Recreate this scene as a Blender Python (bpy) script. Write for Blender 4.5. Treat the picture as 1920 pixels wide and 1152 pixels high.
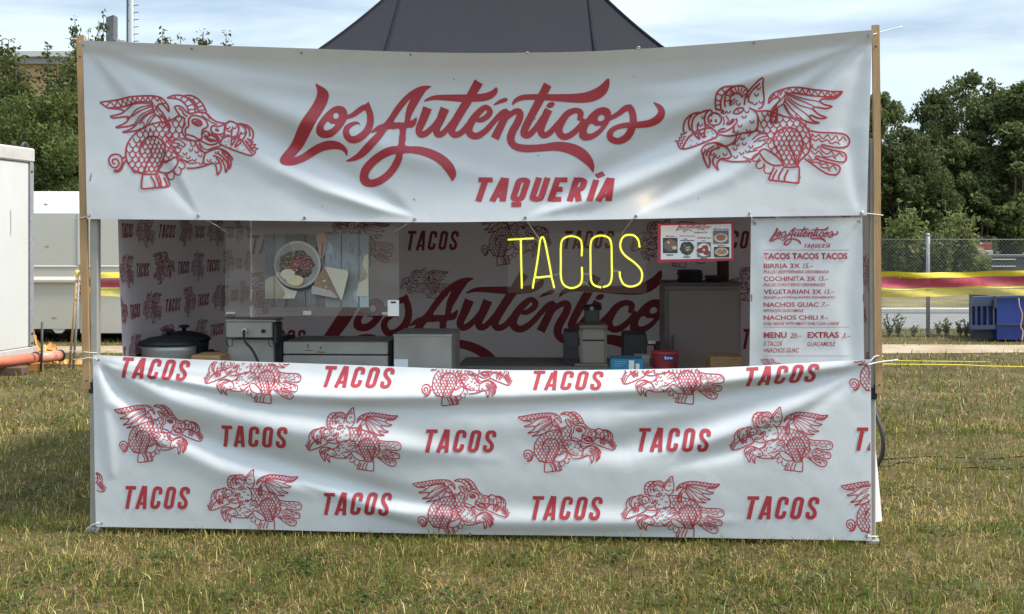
import bpy, math, random
import numpy as np
from mathutils import Vector, Matrix
from mathutils.geometry import delaunay_2d_cdt
R = math.radians
random.seed(7); rng = np.random.default_rng(7)
S = bpy.context.scene
COL = S.collection
for o in list(bpy.data.objects): bpy.data.objects.remove(o)

# ------------------------------------------------------------------ camera, sky, sun, exposure
F = 2100.0; EYE = 1.65; HZ = 450.0            # focal length and horizon in pixels of a 1920 x 1152 frame
cd = bpy.data.cameras.new('camera'); cam = bpy.data.objects.new('camera', cd); COL.objects.link(cam)
cam.location = (0, 0, EYE); cam.rotation_euler = (R(90), 0, 0)
cd.sensor_width = 36; cd.lens = 36 * F / 1920; cd.shift_y = -(576 - HZ) / 1920
cd.clip_start = 0.05; cd.clip_end = 3000
S.camera = cam
SUN_EL, SUN_AZ = 52.0, 103.0                   # azimuth clockwise from +Y
w = bpy.data.worlds.new('World'); S.world = w; w.use_nodes = True
nt = w.node_tree; nt.nodes.clear()
def N(t, typ, **kw):
    n = t.nodes.new(typ)
    for k, v in kw.items(): setattr(n, k, v)
    return n
out = N(nt, 'ShaderNodeOutputWorld'); bg = N(nt, 'ShaderNodeBackground')
sky = N(nt, 'ShaderNodeTexSky', sky_type='NISHITA', sun_disc=False, sun_elevation=R(SUN_EL), sun_rotation=R(SUN_AZ), altitude=300, air_density=1.0, dust_density=1.5, ozone_density=1.2)
tc = N(nt, 'ShaderNodeTexCoord'); mp = N(nt, 'ShaderNodeMapping')
mp.inputs['Scale'].default_value = (1.0, 1.0, 4.6); mp.inputs['Rotation'].default_value = (0, R(9), R(20))
nz = N(nt, 'ShaderNodeTexNoise'); nz.inputs['Scale'].default_value = 3.1; nz.inputs['Detail'].default_value = 9; nz.inputs['Roughness'].default_value = 0.52; nz.inputs['Distortion'].default_value = 0.35
cr = N(nt, 'ShaderNodeValToRGB'); cr.color_ramp.elements[0].position = 0.36; cr.color_ramp.elements[0].color = (0.24, 0.24, 0.24, 1); cr.color_ramp.elements[1].position = 0.58; cr.color_ramp.elements[1].color = (0.97, 0.97, 0.97, 1)
mx = N(nt, 'ShaderNodeMix', data_type='RGBA'); mx.inputs['B'].default_value = (6.7, 7.9, 8.7, 1)
L = nt.links.new
L(tc.outputs['Generated'], mp.inputs['Vector']); L(mp.outputs['Vector'], nz.inputs['Vector']); L(nz.outputs['Fac'], cr.inputs['Fac'])
L(cr.outputs['Color'], mx.inputs['Factor']); L(sky.outputs['Color'], mx.inputs['A']); sx = N(nt, 'ShaderNodeSeparateXYZ'); zr = N(nt, 'ShaderNodeMapRange'); zr.inputs['From Min'].default_value = 0.05; zr.inputs['From Max'].default_value = 0.8; zr.inputs['To Min'].default_value = 1.0; zr.inputs['To Max'].default_value = 2.3
vm = N(nt, 'ShaderNodeVectorMath', operation='SCALE'); L(tc.outputs['Generated'], sx.inputs[0]); L(sx.outputs['Z'], zr.inputs['Value']); L(mx.outputs['Result'], vm.inputs[0]); L(zr.outputs['Result'], vm.inputs['Scale']); L(vm.outputs[0], bg.inputs['Color'])   # thin cloud is brighter overhead than at the horizon
bg.inputs['Strength'].default_value = 0.068
L(bg.outputs['Background'], out.inputs['Surface'])
sd = bpy.data.lights.new('sun', 'SUN'); sun = bpy.data.objects.new('sun', sd); COL.objects.link(sun)
sd.energy = 3.7; sd.angle = R(9.0); sd.color = (1.0, 0.95, 0.87)
sv = Vector((math.sin(R(SUN_AZ)) * math.cos(R(SUN_EL)), math.cos(R(SUN_AZ)) * math.cos(R(SUN_EL)), math.sin(R(SUN_EL))))
sun.rotation_euler = sv.to_track_quat('Z', 'Y').to_euler(); sun.location = (8, -4, 14)
S.view_settings.view_transform = 'Standard'; S.view_settings.look = 'None'
S.view_settings.exposure = 0.74; S.view_settings.gamma = 1.0; S.view_settings.use_curve_mapping = False
S.render.engine = 'CYCLES'
S.cycles.use_denoising = True; S.cycles.max_bounces = 8; S.cycles.transparent_max_bounces = 16

# ------------------------------------------------------------------ materials
MATS = {}
def mat(name, col, rough=0.6, metal=0.0, spec=0.5, noise=0.0, nscale=20.0, bump=0.0, bscale=60.0, trans=0.0, emit=None, estr=0.0, stretch=(1, 1, 1), col2=None, alpha=1.0, detail=6):
    m = bpy.data.materials.new(name); m.use_nodes = True; t = m.node_tree
    b = t.nodes['Principled BSDF']; o = t.nodes['Material Output']
    b.inputs['Base Color'].default_value = (*col, 1); b.inputs['Roughness'].default_value = rough; b.inputs['Metallic'].default_value = metal
    b.inputs['Specular IOR Level'].default_value = spec
    if noise or bump:
        c = N(t, 'ShaderNodeTexCoord'); mpn = N(t, 'ShaderNodeMapping'); mpn.inputs['Scale'].default_value = stretch
        t.links.new(c.outputs['Object'], mpn.inputs['Vector'])
    if noise:
        n = N(t, 'ShaderNodeTexNoise'); n.inputs['Scale'].default_value = nscale; n.inputs['Detail'].default_value = detail; n.inputs['Roughness'].default_value = 0.6
        t.links.new(mpn.outputs['Vector'], n.inputs['Vector'])
        r = N(t, 'ShaderNodeValToRGB'); r.color_ramp.elements[0].position = 0.3; r.color_ramp.elements[1].position = 0.7
        c2 = col2 or tuple(max(0, x * (1 - noise)) for x in col)
        r.color_ramp.elements[0].color = (*c2, 1); r.color_ramp.elements[1].color = (*(col if col2 else tuple(min(1, x * (1 + noise * 0.4)) for x in col)), 1)
        t.links.new(n.outputs['Fac'], r.inputs['Fac']); t.links.new(r.outputs['Color'], b.inputs['Base Color'])
    if bump:
        n2 = N(t, 'ShaderNodeTexNoise'); n2.inputs['Scale'].default_value = bscale; n2.inputs['Detail'].default_value = 5
        t.links.new(mpn.outputs['Vector'], n2.inputs['Vector'])
        bp = N(t, 'ShaderNodeBump'); bp.inputs['Strength'].default_value = bump; bp.inputs['Distance'].default_value = 0.02
        t.links.new(n2.outputs['Fac'], bp.inputs['Height']); t.links.new(bp.outputs['Normal'], b.inputs['Normal'])
    if emit:
        b.inputs['Emission Color'].default_value = (*emit, 1); b.inputs['Emission Strength'].default_value = estr
    if trans:
        tr = N(t, 'ShaderNodeBsdfTranslucent'); tr.inputs['Color'].default_value = (*col, 1)
        ms = N(t, 'ShaderNodeMixShader'); ms.inputs['Fac'].default_value = trans
        t.links.new(b.outputs['BSDF'], ms.inputs[1]); t.links.new(tr.outputs['BSDF'], ms.inputs[2]); t.links.new(ms.outputs['Shader'], o.inputs['Surface'])
    if alpha < 1:
        tp = N(t, 'ShaderNodeBsdfTransparent'); ms = N(t, 'ShaderNodeMixShader'); ms.inputs['Fac'].default_value = alpha
        t.links.new(tp.outputs['BSDF'], ms.inputs[1]); t.links.new(b.outputs['BSDF'], ms.inputs[2]); t.links.new(ms.outputs['Shader'], o.inputs['Surface'])
    MATS[name] = m; return m

VINYL = mat('white_vinyl', (0.64, 0.66, 0.675), 0.5, noise=0.05, nscale=3.5, bump=0.10, bscale=9, trans=0.06)
WALLV = mat('wall_vinyl', (0.74, 0.66, 0.675), 0.5, noise=0.04, nscale=5, trans=0.06)
INK = mat('red_ink', (0.40, 0.036, 0.05), 0.45, noise=0.08, nscale=9)
INKW = mat('red_ink_wall', (0.34, 0.02, 0.035), 0.5)
INKM = mat('menu_ink', (0.36, 0.035, 0.06), 0.5)
STEEL = mat('brushed_steel', (0.41, 0.395, 0.37), 0.42, 0.5, noise=0.08, nscale=9)
STEEL2 = mat('dull_steel', (0.40, 0.375, 0.335), 0.5, 0.4, noise=0.28, nscale=3.5)
ALU = mat('grey_aluminium', (0.36, 0.345, 0.31), 0.6, 0.1, noise=0.12, nscale=9)
ZINC = mat('galvanised', (0.27, 0.285, 0.30), 0.6, 0.3, noise=0.25, nscale=25)
EYEM = mat('eyelet_metal', (0.45, 0.45, 0.44), 0.35, 0.8, noise=0.1, nscale=80)
HOLE = mat('eyelet_hole', (0.03, 0.03, 0.03), 0.9)
BLACK = mat('black_plastic', (0.016, 0.016, 0.019), 0.6, noise=0.3, nscale=30)
DARK = mat('dark_grey', (0.05, 0.05, 0.055), 0.6, noise=0.3, nscale=12)
CANVAS = mat('black_canvas', (0.019, 0.020, 0.026), 0.85, spec=0.25, noise=0.1, nscale=30, bump=0.12, bscale=180)
SEAM = mat('canvas_seam', (0.012, 0.013, 0.019), 0.9, spec=0.2)
CORD = mat('white_cord', (0.72, 0.71, 0.68), 0.7, noise=0.1, nscale=200)
WHITE = mat('white_paint', (0.68, 0.67, 0.64), 0.5, noise=0.06, nscale=3)
PAPER = mat('white_paper', (0.80, 0.80, 0.79), 0.6, noise=0.03, nscale=8)
def wood(name, c, c2, st):
    return mat(name, c, 0.65, noise=0.3, nscale=5, stretch=st, col2=c2, bump=0.2, bscale=20)
WOOD = wood('batten_wood', (0.46, 0.29, 0.14), (0.34, 0.20, 0.09), (14, 14, 0.9))
BOARD = wood('board_wood', (0.42, 0.26, 0.12), (0.30, 0.17, 0.07), (2, 14, 14))

# ------------------------------------------------------------------ mesh builder
def link(o, parent=None):
    COL.objects.link(o)
    if parent: o.parent = parent
    return o
def tag(o, label=None, cat=None, group=None, kind=None):
    if label: o['label'] = label
    if cat: o['category'] = cat
    if group: o['group'] = group
    if kind: o['kind'] = kind
    return o
def empty(name, loc, label, cat, group=None):
    o = bpy.data.objects.new(name, None); o.empty_display_size = 0.1; link(o); o.location = loc
    return tag(o, label, cat, group)
def copy_tree(o, parent=None):
    c = o.copy(); COL.objects.link(c)
    if parent: c.parent = parent
    for ch in list(o.children): copy_tree(ch, c)
    return c

class MB:
    def __init__(s, xf=None): s.v = []; s.f = []; s.m = []; s.xf = xf; s.n = 0; s.sm = []
    def add(s, verts, faces, mi=0, smooth=False):
        verts = np.asarray(verts, float).reshape(-1, 3)
        if s.xf: verts = s.xf(verts)
        b = s.n; s.v.append(verts); s.n += len(verts)
        for f in faces: s.f.append([b + i for i in f]); s.m.append(mi); s.sm.append(smooth)
        return s
    def box(s, a, b, mi=0, bev=0.0):
        x0, y0, z0 = [min(a[i], b[i]) for i in range(3)]; x1, y1, z1 = [max(a[i], b[i]) for i in range(3)]
        if bev <= 0:
            v = [(x0, y0, z0), (x1, y0, z0), (x1, y1, z0), (x0, y1, z0), (x0, y0, z1), (x1, y0, z1), (x1, y1, z1), (x0, y1, z1)]
            return s.add(v, [(0, 3, 2, 1), (4, 5, 6, 7), (0, 1, 5, 4), (1, 2, 6, 5), (2, 3, 7, 6), (3, 0, 4, 7)], mi)
        g = min(bev, (x1 - x0) * .45, (y1 - y0) * .45, (z1 - z0) * .45)
        def ring(z, i):
            return [(x0 + i + g, y0 + i, z), (x1 - i - g, y0 + i, z), (x1 - i, y0 + i + g, z), (x1 - i, y1 - i - g, z), (x1 - i - g, y1 - i, z), (x0 + i + g, y1 - i, z), (x0 + i, y1 - i - g, z), (x0 + i, y0 + i + g, z)]
        v = ring(z0, g * .7) + ring(z0 + g, 0) + ring(z1 - g, 0) + ring(z1, g * .7)
        f = [tuple(range(7, -1, -1)), tuple(range(24, 32))]
        for k in range(3):
            for i in range(8): j = (i + 1) % 8; f.append((k * 8 + i, k * 8 + j, k * 8 + 8 + j, k * 8 + 8 + i))
        return s.add(v, f, mi)
    def tube(s, pts, r, n=8, mi=0, closed=False, flat=1.0):
        P = [Vector(p) for p in pts]; k = len(P); v = []; up = Vector((0, 0, 1))
        rs = r if hasattr(r, '__len__') else [r] * k
        pu = None
        for i in range(k):
            a = P[(i - 1) % k] if (closed or i > 0) else P[i]; b = P[(i + 1) % k] if (closed or i < k - 1) else P[i]
            d = (b - a); d = d.normalized() if d.length > 1e-9 else Vector((0, 0, 1))
            if pu is None: u = d.cross(up if abs(d.z) < .9 else Vector((0, 1, 0))).normalized()
            else:
                u = pu - d * pu.dot(d); u = u.normalized() if u.length > 1e-6 else d.orthogonal().normalized()
            pu = u; q = d.cross(u)
            for j in range(n):
                an = 2 * math.pi * j / n; v.append(P[i] + u * math.cos(an) * rs[i] + q * math.sin(an) * rs[i] * flat)
        f = []
        for i in range(k if closed else k - 1):
            i2 = (i + 1) % k
            for j in range(n): j2 = (j + 1) % n; f.append((i * n + j, i * n + j2, i2 * n + j2, i2 * n + j))
        if not closed: f.append(tuple(range(n - 1, -1, -1))); f.append(tuple((k - 1) * n + j for j in range(n)))
        return s.add([tuple(p) for p in v], f, mi, True)
    def lathe(s, prof, c, n=28, mi=0, sx=1.0, sy=1.0):
        v = []; k = len(prof)
        for r, z in prof:
            for j in range(n): a = 2 * math.pi * j / n; v.append((c[0] + math.cos(a) * r * sx, c[1] + math.sin(a) * r * sy, c[2] + z))
        f = [(i * n + j, i * n + (j + 1) % n, (i + 1) * n + (j + 1) % n, (i + 1) * n + j) for i in range(k - 1) for j in range(n)]
        f.append(tuple(range(n - 1, -1, -1))); f.append(tuple((k - 1) * n + j for j in range(n)))
        return s.add(v, f, mi, True)
    def grid(s, P, mi=0, smooth=True, flip=False):
        P = np.asarray(P); a, b = P.shape[:2]
        f = []
        for i in range(a - 1):
            for j in range(b - 1):
                q = (i * b + j, i * b + j + 1, (i + 1) * b + j + 1, (i + 1) * b + j)
                f.append(q[::-1] if flip else q)
        return s.add(P.reshape(-1, 3), f, mi, smooth)
    def build(s, name, mats, parent=None, origin=None, label=None, cat=None, group=None, kind=None):
        V = np.concatenate(s.v); me = bpy.data.meshes.new(name)
        if parent is not None: og = np.array(parent.matrix_basis.translation) if parent.parent is None else np.array(parent.parent.matrix_basis.translation) + np.array(parent.matrix_basis.translation)
        elif origin is not None: og = np.array(origin)
        else: og = np.array([V[:, 0].mean(), V[:, 1].mean(), V[:, 2].min()])
        me.from_pydata((V - og).tolist(), [], s.f)
        if not isinstance(mats, (list, tuple)): mats = [mats]
        for m in mats: me.materials.append(m)
        me.polygons.foreach_set('material_index', s.m); me.polygons.foreach_set('use_smooth', s.sm); me.update()
        o = bpy.data.objects.new(name, me); link(o, parent)
        if parent is None: o.location = og
        return tag(o, label, cat, group, kind)

# ------------------------------------------------------------------ geometry of the place
def gp(px, py, z=0.0):
    Y = (EYE - z) * F / (py - HZ); return np.array([(px - 960) / F * Y, Y, z])
def at(px, py, Y): return np.array([(px - 960) / F * Y, Y, EYE + (HZ - py) / F * Y])
FL = gp(178, 1000); FR = gp(1640, 1022)
E = (FR - FL); WID = np.linalg.norm(E); E = E / WID; NV = np.array([-E[1], E[0], 0.0]); ZV = np.array([0, 0, 1.0])
def TX(v):
    v = np.asarray(v, float); return FL + v[..., 0:1] * E + v[..., 1:2] * NV + v[..., 2:3] * ZV
def pl(px, py, d):
    px = np.asarray(px, float); py = np.asarray(py, float)
    dx = (px - 960) / F; dz = (HZ - py) / F
    t = ((FL * [1, 1, 0]) @ NV + d) / (dx * NV[0] + NV[1])
    P0 = dx * t - FL[0]; P1 = t - FL[1]
    return P0 * E[0] + P1 * E[1], EYE + dz * t
def tp(px, py, d):
    s, h = pl(px, py, d); return np.array([float(s), d, float(h)])
TMB = lambda: MB(TX)
# ------------------------------------------------------------------ printing engine: flat art in its own units, laid on a fabric by a surface function
def cr_smooth(P, closed=False, sub=4):
    P = np.asarray(P, float); n = len(P)
    if n < 3: return P
    o = []
    rg = n if closed else n - 1
    for i in range(rg):
        p1 = P[i]; p2 = P[(i + 1) % n]
        p0 = P[i - 1] if (closed or i > 0) else 2 * p1 - p2
        p3 = P[(i + 2) % n] if (closed or i < n - 2) else 2 * p2 - p1
        for k in range(sub):
            t = k / sub
            o.append(0.5 * ((2 * p1) + (-p0 + p2) * t + (2 * p0 - 5 * p1 + 4 * p2 - p3) * t * t + (-p0 + 3 * p1 - 3 * p2 + p3) * t ** 3))
    if not closed: o.append(P[-1])
    return np.array(o)
def ribbon(P, wd, closed=False, cols=2):
    """2-D centre line -> (verts, quads); wd is a number or one width per point"""
    P = np.asarray(P, float)[:, :2]; n = len(P)
    wd = np.full(n, float(wd)) if np.isscalar(wd) else np.asarray(wd, float)
    if closed: d = np.roll(P, -1, 0) - np.roll(P, 1, 0)
    else: d = np.gradient(P, axis=0)
    l = np.hypot(d[:, 0], d[:, 1]); l[l == 0] = 1; d = d / l[:, None]
    nr = np.stack([-d[:, 1], d[:, 0]], 1) * (wd / 2)[:, None]; c = cols
    V = np.empty((n * c, 2))
    for k in range(c): V[k::c] = P + nr * (1 - 2 * k / (c - 1))
    q = [(c * i + k, c * i + k + 1, c * ((i + 1) % n) + k + 1, c * ((i + 1) % n) + k) for i in range(n if closed else n - 1) for k in range(c - 1)]
    return V, q
def in_poly(P, poly):
    x, y = P[:, 0], P[:, 1]; r = np.zeros(len(P), bool); q = np.asarray(poly); j = len(q) - 1
    for i in range(len(q)):
        xi, yi = q[i]; xj, yj = q[j]
        c = ((yi > y) != (yj > y)) & (x < (xj - xi) * (y - yi) / (yj - yi + 1e-12) + xi)
        r ^= c; j = i
    return r
def fill(outer, holes=(), step=22):
    """outline with holes -> fine triangles"""
    vs = []; es = []
    for ring in [outer, *holes]:
        b = len(vs); k = len(ring); vs += [Vector((float(p[0]), float(p[1]))) for p in ring]
        es += [(b + i, b + (i + 1) % k) for i in range(k)]
    O = np.asarray(outer); lo = O.min(0); hi = O.max(0)
    g = np.array([(x, y) for x in np.arange(lo[0], hi[0], step) for y in np.arange(lo[1], hi[1], step)]).reshape(-1, 2)
    if len(g):
        k = in_poly(g, outer)
        for h in holes: k &= ~in_poly(g, h)
        vs += [Vector(p) for p in g[k]]
    r = delaunay_2d_cdt(vs, es, [], 0, 1e-4)
    V = np.array([tuple(p) for p in r[0]]); T = np.array([f for f in r[2] if len(f) == 3])
    c = V[T].mean(1); k = in_poly(c, outer)
    for h in holes: k &= ~in_poly(c, h)
    return V, T[k].tolist()
class Art:
    """list of 2-D pieces (verts, faces)"""
    def __init__(s): s.p = []
    def st(s, P, wd, closed=False, sub=3, smooth=True):
        P = np.asarray(P, float)
        if P.shape[1] == 2: P = np.c_[P, np.full(len(P), wd)]
        Q = cr_smooth(P, closed, sub) if smooth else P
        if not smooth:   # straight pieces are cut fine so that they follow the cloth
            o = []
            m = len(P) if closed else len(P) - 1
            for i in range(m):
                for k in range(9): o.append(P[i] + (P[(i + 1) % len(P)] - P[i]) * k / 9)
            if not closed: o.append(P[-1])
            Q = np.array(o)
        s.p.append(ribbon(Q[:, :2], np.maximum(Q[:, 2], 0.01), closed, 5 if (Q[:, 2].max() > 22 or .1 < Q[:, 2].max() < .3) else 2)); return s
    def fl(s, outer, holes=(), smooth=True, step=22):
        if smooth: outer = cr_smooth(outer, True, 3); holes = [cr_smooth(h, True, 3) for h in holes]
        s.p.append(fill(outer, holes, step)); return s
    def xy(s, fn):
        a = Art(); a.p = [(fn(V), f) for V, f in s.p]; return a
    def plus(s, o): s.p += o.p; return s
    def bbox(s):
        A = np.concatenate([V for V, f in s.p]); return A.min(0), A.max(0)
    def to(s, x0, y0, x1, y1, slant=0.0, tilt=0.0):
        lo, hi = s.bbox(); sc = np.array([x1 - x0, y1 - y0]) / (hi - lo)
        return s.xy(lambda V: np.c_[x0 + (V[:, 0] - lo[0]) * sc[0] + slant * (y1 - (y0 + (V[:, 1] - lo[1]) * sc[1])), y0 + (V[:, 1] - lo[1]) * sc[1] + tilt * (V[:, 0] - (lo[0] + hi[0]) / 2) * sc[0]])
def lay(mb, art, surf, mi, clip=None, off=0.0026):
    k = 0
    for V, fc in art.p:
        if clip is not None:
            ok = clip(V)
            if not ok.any(): continue
            if not ok.all(): fc = [f for f in fc if all(ok[i] for i in f)]
        W = surf(V[:, 0], V[:, 1], off + (k % 40) * 0.00003); k += 1
        mb.add(W, fc, mi, True)

# capital letters of the pattern, drawn as heavy strokes in a box 0.46 x 1 (y up)
GL = {'T': [([(0, .905), (.46, .905)], 0), ([(.23, .82), (.23, 0)], 0)],
 'A': [([(.06, 0), (.2, .99)], 0), ([(.40, 0), (.26, .99)], 0), ([(.1, .24), (.36, .24)], 0)],
 'C': [([(.37, .64), (.37, .80), (.33, .88), (.23, .905), (.13, .88), (.095, .79), (.095, .5), (.095, .21), (.13, .12), (.23, .095), (.33, .12), (.37, .2), (.37, .36)], 1)],
 'O': [([(.37, .5), (.37, .80), (.33, .88), (.23, .905), (.13, .88), (.095, .79), (.095, .5), (.095, .21), (.13, .12), (.23, .095), (.33, .12), (.37, .2)], 2)],
 'S': [([(.37, .68), (.37, .81), (.33, .88), (.23, .905), (.13, .88), (.095, .80), (.1, .68), (.16, .57), (.3, .43), (.365, .32), (.37, .2), (.33, .12), (.23, .095), (.13, .12), (.095, .2), (.095, .33)], 1)],
 'Q': [([(.37, .5), (.37, .80), (.33, .88), (.23, .905), (.13, .88), (.095, .79), (.095, .5), (.095, .21), (.13, .12), (.23, .095), (.33, .12), (.37, .2)], 2), ([(.1, -.13), (.42, -.13)], 0)],
 'U': [([(.095, 1), (.095, .21), (.13, .12), (.23, .095), (.33, .12), (.37, .21), (.37, 1)], 1)],
 'E': [([(.095, 1), (.095, 0)], 0), ([(.09, .91), (.42, .91)], 0), ([(.09, .51), (.36, .51)], 0), ([(.09, .09), (.42, .09)], 0)],
 'R': [([(.095, 1), (.095, 0)], 0), ([(.09, .91), (.26, .91), (.36, .84), (.37, .68), (.34, .55), (.24, .49), (.09, .49)], 1), ([(.2, .5), (.4, 0)], 0)],
 'I': [([(.12, 1), (.12, 0)], 0)], 'Í': [([(.12, .92), (.12, 0)], 0), ([(.08, 1.06), (.30, 1.20)], 0)]}
def word(txt, wt=.156, pitch=.60, slant=.2):
    a = Art(); x = 0
    for ch in txt:
        for P, k in GL[ch]:
            Q = np.array(P, float); Q[:, 0] += x + slant * Q[:, 1]; Q[:, 1] *= -1
            ww = wt * (.8 if ch == 'A' and P[0][1] == .24 else 1)
            if k == 0: a.st(Q, ww, smooth=False)
            else: a.st(Q, ww, closed=(k == 2), sub=4)
        x += pitch * (.55 if ch in 'IÍ' else 1)
    return a
TACOS = word('TACOS')
TAQ = word('TAQUERÍA', .205, .62, .25); TAQS = word('TAQUERÍA', .14, .62, .25)
_dg = None
def text(txt, bold=0.0, slant=0.0, space=1.0):
    cu = bpy.data.curves.new('t', 'FONT'); cu.body = txt; cu.offset = bold; cu.shear = slant; cu.resolution_u = 3; cu.space_character = space
    o = bpy.data.objects.new('t', cu); COL.objects.link(o); dg = bpy.context.evaluated_depsgraph_get(); dg.update()
    me = bpy.data.meshes.new_from_object(o.evaluated_get(dg)); V = np.array([(v.co.x, -v.co.y) for v in me.vertices]); fs = [tuple(p.vertices) for p in me.polygons]
    bpy.data.objects.remove(o); bpy.data.curves.remove(cu); bpy.data.meshes.remove(me)
    a = Art(); a.p.append((V, fs)); return a

# script lettering of the banner
def X3(P): return [(p[0] + 1344, *p[1:]) for p in P]
LOGO = Art()
LOGO.fl([(350,142),(385,158),(420,178),(443,212),(435,262),(400,340),(330,470),(240,590),(205,632),(182,668),(240,640),(300,600),(400,560),(480,553),(540,575),(572,612),(578,632),(568,662),(552,634),(520,617),(470,612),(400,622),(330,650),(240,706),(170,731),(110,722),(88,690),(105,640),(160,560),(230,450),(300,340),(348,250),(362,195)])
LOGO.fl([(357,490),(368,440),(410,370),(460,318),(515,298),(558,315),(576,355),(572,400),(545,455),(500,505),(450,532),(400,532),(368,515)], [[(475,372),(485,352),(505,352),(516,372),(505,392),(485,392)], [(412,462),(424,432),(442,415),(462,430),(495,434),(480,458),(450,477),(422,480)]])
LOGO.st([(560,388,26),(620,362,36),(680,318,40),(716,312,44),(736,350,46),(740,420,50),(715,490,55),(660,538,55),(605,545,50),(575,508,48),(578,462,42),(610,434,32),(645,422,20),(668,434,5)], 0)
LOGO.fl([(690,304),(728,268),(745,305),(720,330)], smooth=False)
LOGO.fl([(1185,160),(1120,157),(1050,185),(980,240),(920,310),(870,385),(835,425),(800,438),(765,467),(745,497),(790,487),(765,520),(700,590),(640,650),(560,697),(620,697),(690,670),(760,610),(820,540),(862,472),(905,467),(950,467),(948,530),(942,588),(900,593),(830,620),(740,680),(680,745),(657,810),(667,855),(700,880),(760,885),(830,860),(900,805),(950,735),(975,680),(985,645),(1060,645),(1140,665),(1220,705),(1280,765),(1320,825),(1335,843),(1358,810),(1360,770),(1330,710),(1270,655),(1190,615),(1100,592),(1000,588),(996,540),(1000,462),(1040,455),(1068,430),(1076,380),(1050,396),(1028,405),(1040,360),(1080,290),(1120,225),(1150,185)], [[(1030,250),(985,300),(940,360),(908,413),(950,416),(985,415),(992,370),(1005,310)], [(930,650),(860,670),(790,715),(740,770),(722,810),(745,832),(800,815),(860,770),(905,710)]])
LOGO.st([(1154,312,66),(1120,400,58),(1092,465,52),(1100,503,48),(1140,497,44),(1200,442,38),(1250,375,38)], 0)
LOGO.st([(1280,316,66),(1245,400,58),(1218,462,52),(1226,503,48),(1268,492,42),(1330,420,36),(1370,360,38)], 0)
LOGO.st([(1526,128,66),(1470,222,62),(1400,332,60),(1342,430,58),(1327,480,52),(1350,508,46),(1398,490,42),(1450,430,38)], 0)
LOGO.fl([(1128,268),(1160,240),(1220,222),(1330,218),(1440,217),(1510,215),(1580,205),(1625,185),(1652,165),(1662,195),(1640,230),(1590,258),(1520,268),(1400,270),(1300,262),(1200,256)])
LOGO.st(X3([(150,395,26),(195,400,36),(245,370,42),(260,335,42),(230,308,38),(180,345,48),(128,410,54),(105,470,56),(128,508,52),(172,514,48),(232,475,42),(290,410,38),(350,348,40),(390,332,30)]), 0)
LOGO.fl(X3([(285,295),(320,262),(365,242),(390,250),(378,268),(340,280)]))
LOGO.st(X3([(295,533,60),(340,440,56),(392,330,48)]), 0)
LOGO.st(X3([(345,430,24),(400,368,34),(450,338,44),(480,352,50),(465,410,54),(425,480,56),(410,540,56),(440,588,52),(520,606,56),(640,600,52),(750,590,66),(860,612,80),(940,660,80),(993,725,48),(1008,778,5)]), 0)
LOGO.st(X3([(680,147,60),(620,260,58),(560,370,56),(515,460,54),(505,503,48),(540,508,46),(590,460,40),(650,370,34)]), 0)
LOGO.fl(X3([(422,295),(430,258),(480,224),(560,215),(700,215),(860,213),(960,200),(1050,160),(1115,103),(1124,150),(1100,210),(1040,255),(960,275),(860,275),(700,262),(580,255),(500,258),(450,275)]))
LOGO.st(X3([(685,325,58),(650,400,56),(628,470,52),(645,510,46),(690,495,42),(740,440,36),(800,370,30)]), 0)
LOGO.fl(X3([(670,305),(680,282),(708,270),(728,278),(722,300),(695,314)]))
LOGO.st(X3([(905,405,30),(917,352,46),(880,332,40),(820,357,48),(775,420,54),(758,480,54),(790,520,48),(840,510,44),(900,460,40),(950,395,36)]), 0)
LOGO.fl(X3([(905,500),(925,440),(975,370),(1030,322),(1085,308),(1125,325),(1138,370),(1115,430),(1060,500),(1000,540),(945,548),(912,530)]), [X3([(1040,395),(1050,370),(1075,362),(1092,385),(1075,405),(1050,408)]), X3([(960,480),(975,440),(998,425),(1025,442),(1066,442),(1040,472),(1000,495),(970,498)])])
LOGO.st(X3([(1115,398,28),(1190,355,36),(1240,318,44),(1276,318,48),(1296,380,50),(1290,450,54),(1255,520,54),(1190,553,46),(1135,535,46),(1130,492,42),(1170,457,36),(1240,440,40),(1330,437,46),(1420,425,52),(1480,390,58),(1500,345,50),(1480,305,34),(1442,275,5)]), 0)
LOGO.fl(X3([(1250,305),(1282,286),(1296,330),(1262,330)]), smooth=False)

def scales(a, poly, dx, dy, wd, skip=()):
    P = np.asarray(poly); lo = P.min(0); hi = P.max(0); k = 0; y = lo[1]
    while y < hi[1]:
        x = lo[0] + (dx / 2 if k % 2 else 0)
        while x < hi[0]:
            c = np.array([[x, y + dy * .4]])
            if in_poly(c, poly)[0] and not any(in_poly(c, s)[0] for s in skip):
                j = (random.uniform(-2, 2), random.uniform(-2, 2))
                a.st([(x - dx * .5 + j[0], y), (x - dx * .42, y + dy * .55), (x + j[0], y + dy * .95 + j[1]), (x + dx * .42, y + dy * .55), (x + dx * .5, y)], wd, sub=2)
            x += dx
        y += dy; k += 1
def many(a, wd, *lines):
    for l in lines: a.st(l, wd)
def zig(a, wd, l): a.st(l, wd, smooth=False)
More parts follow.
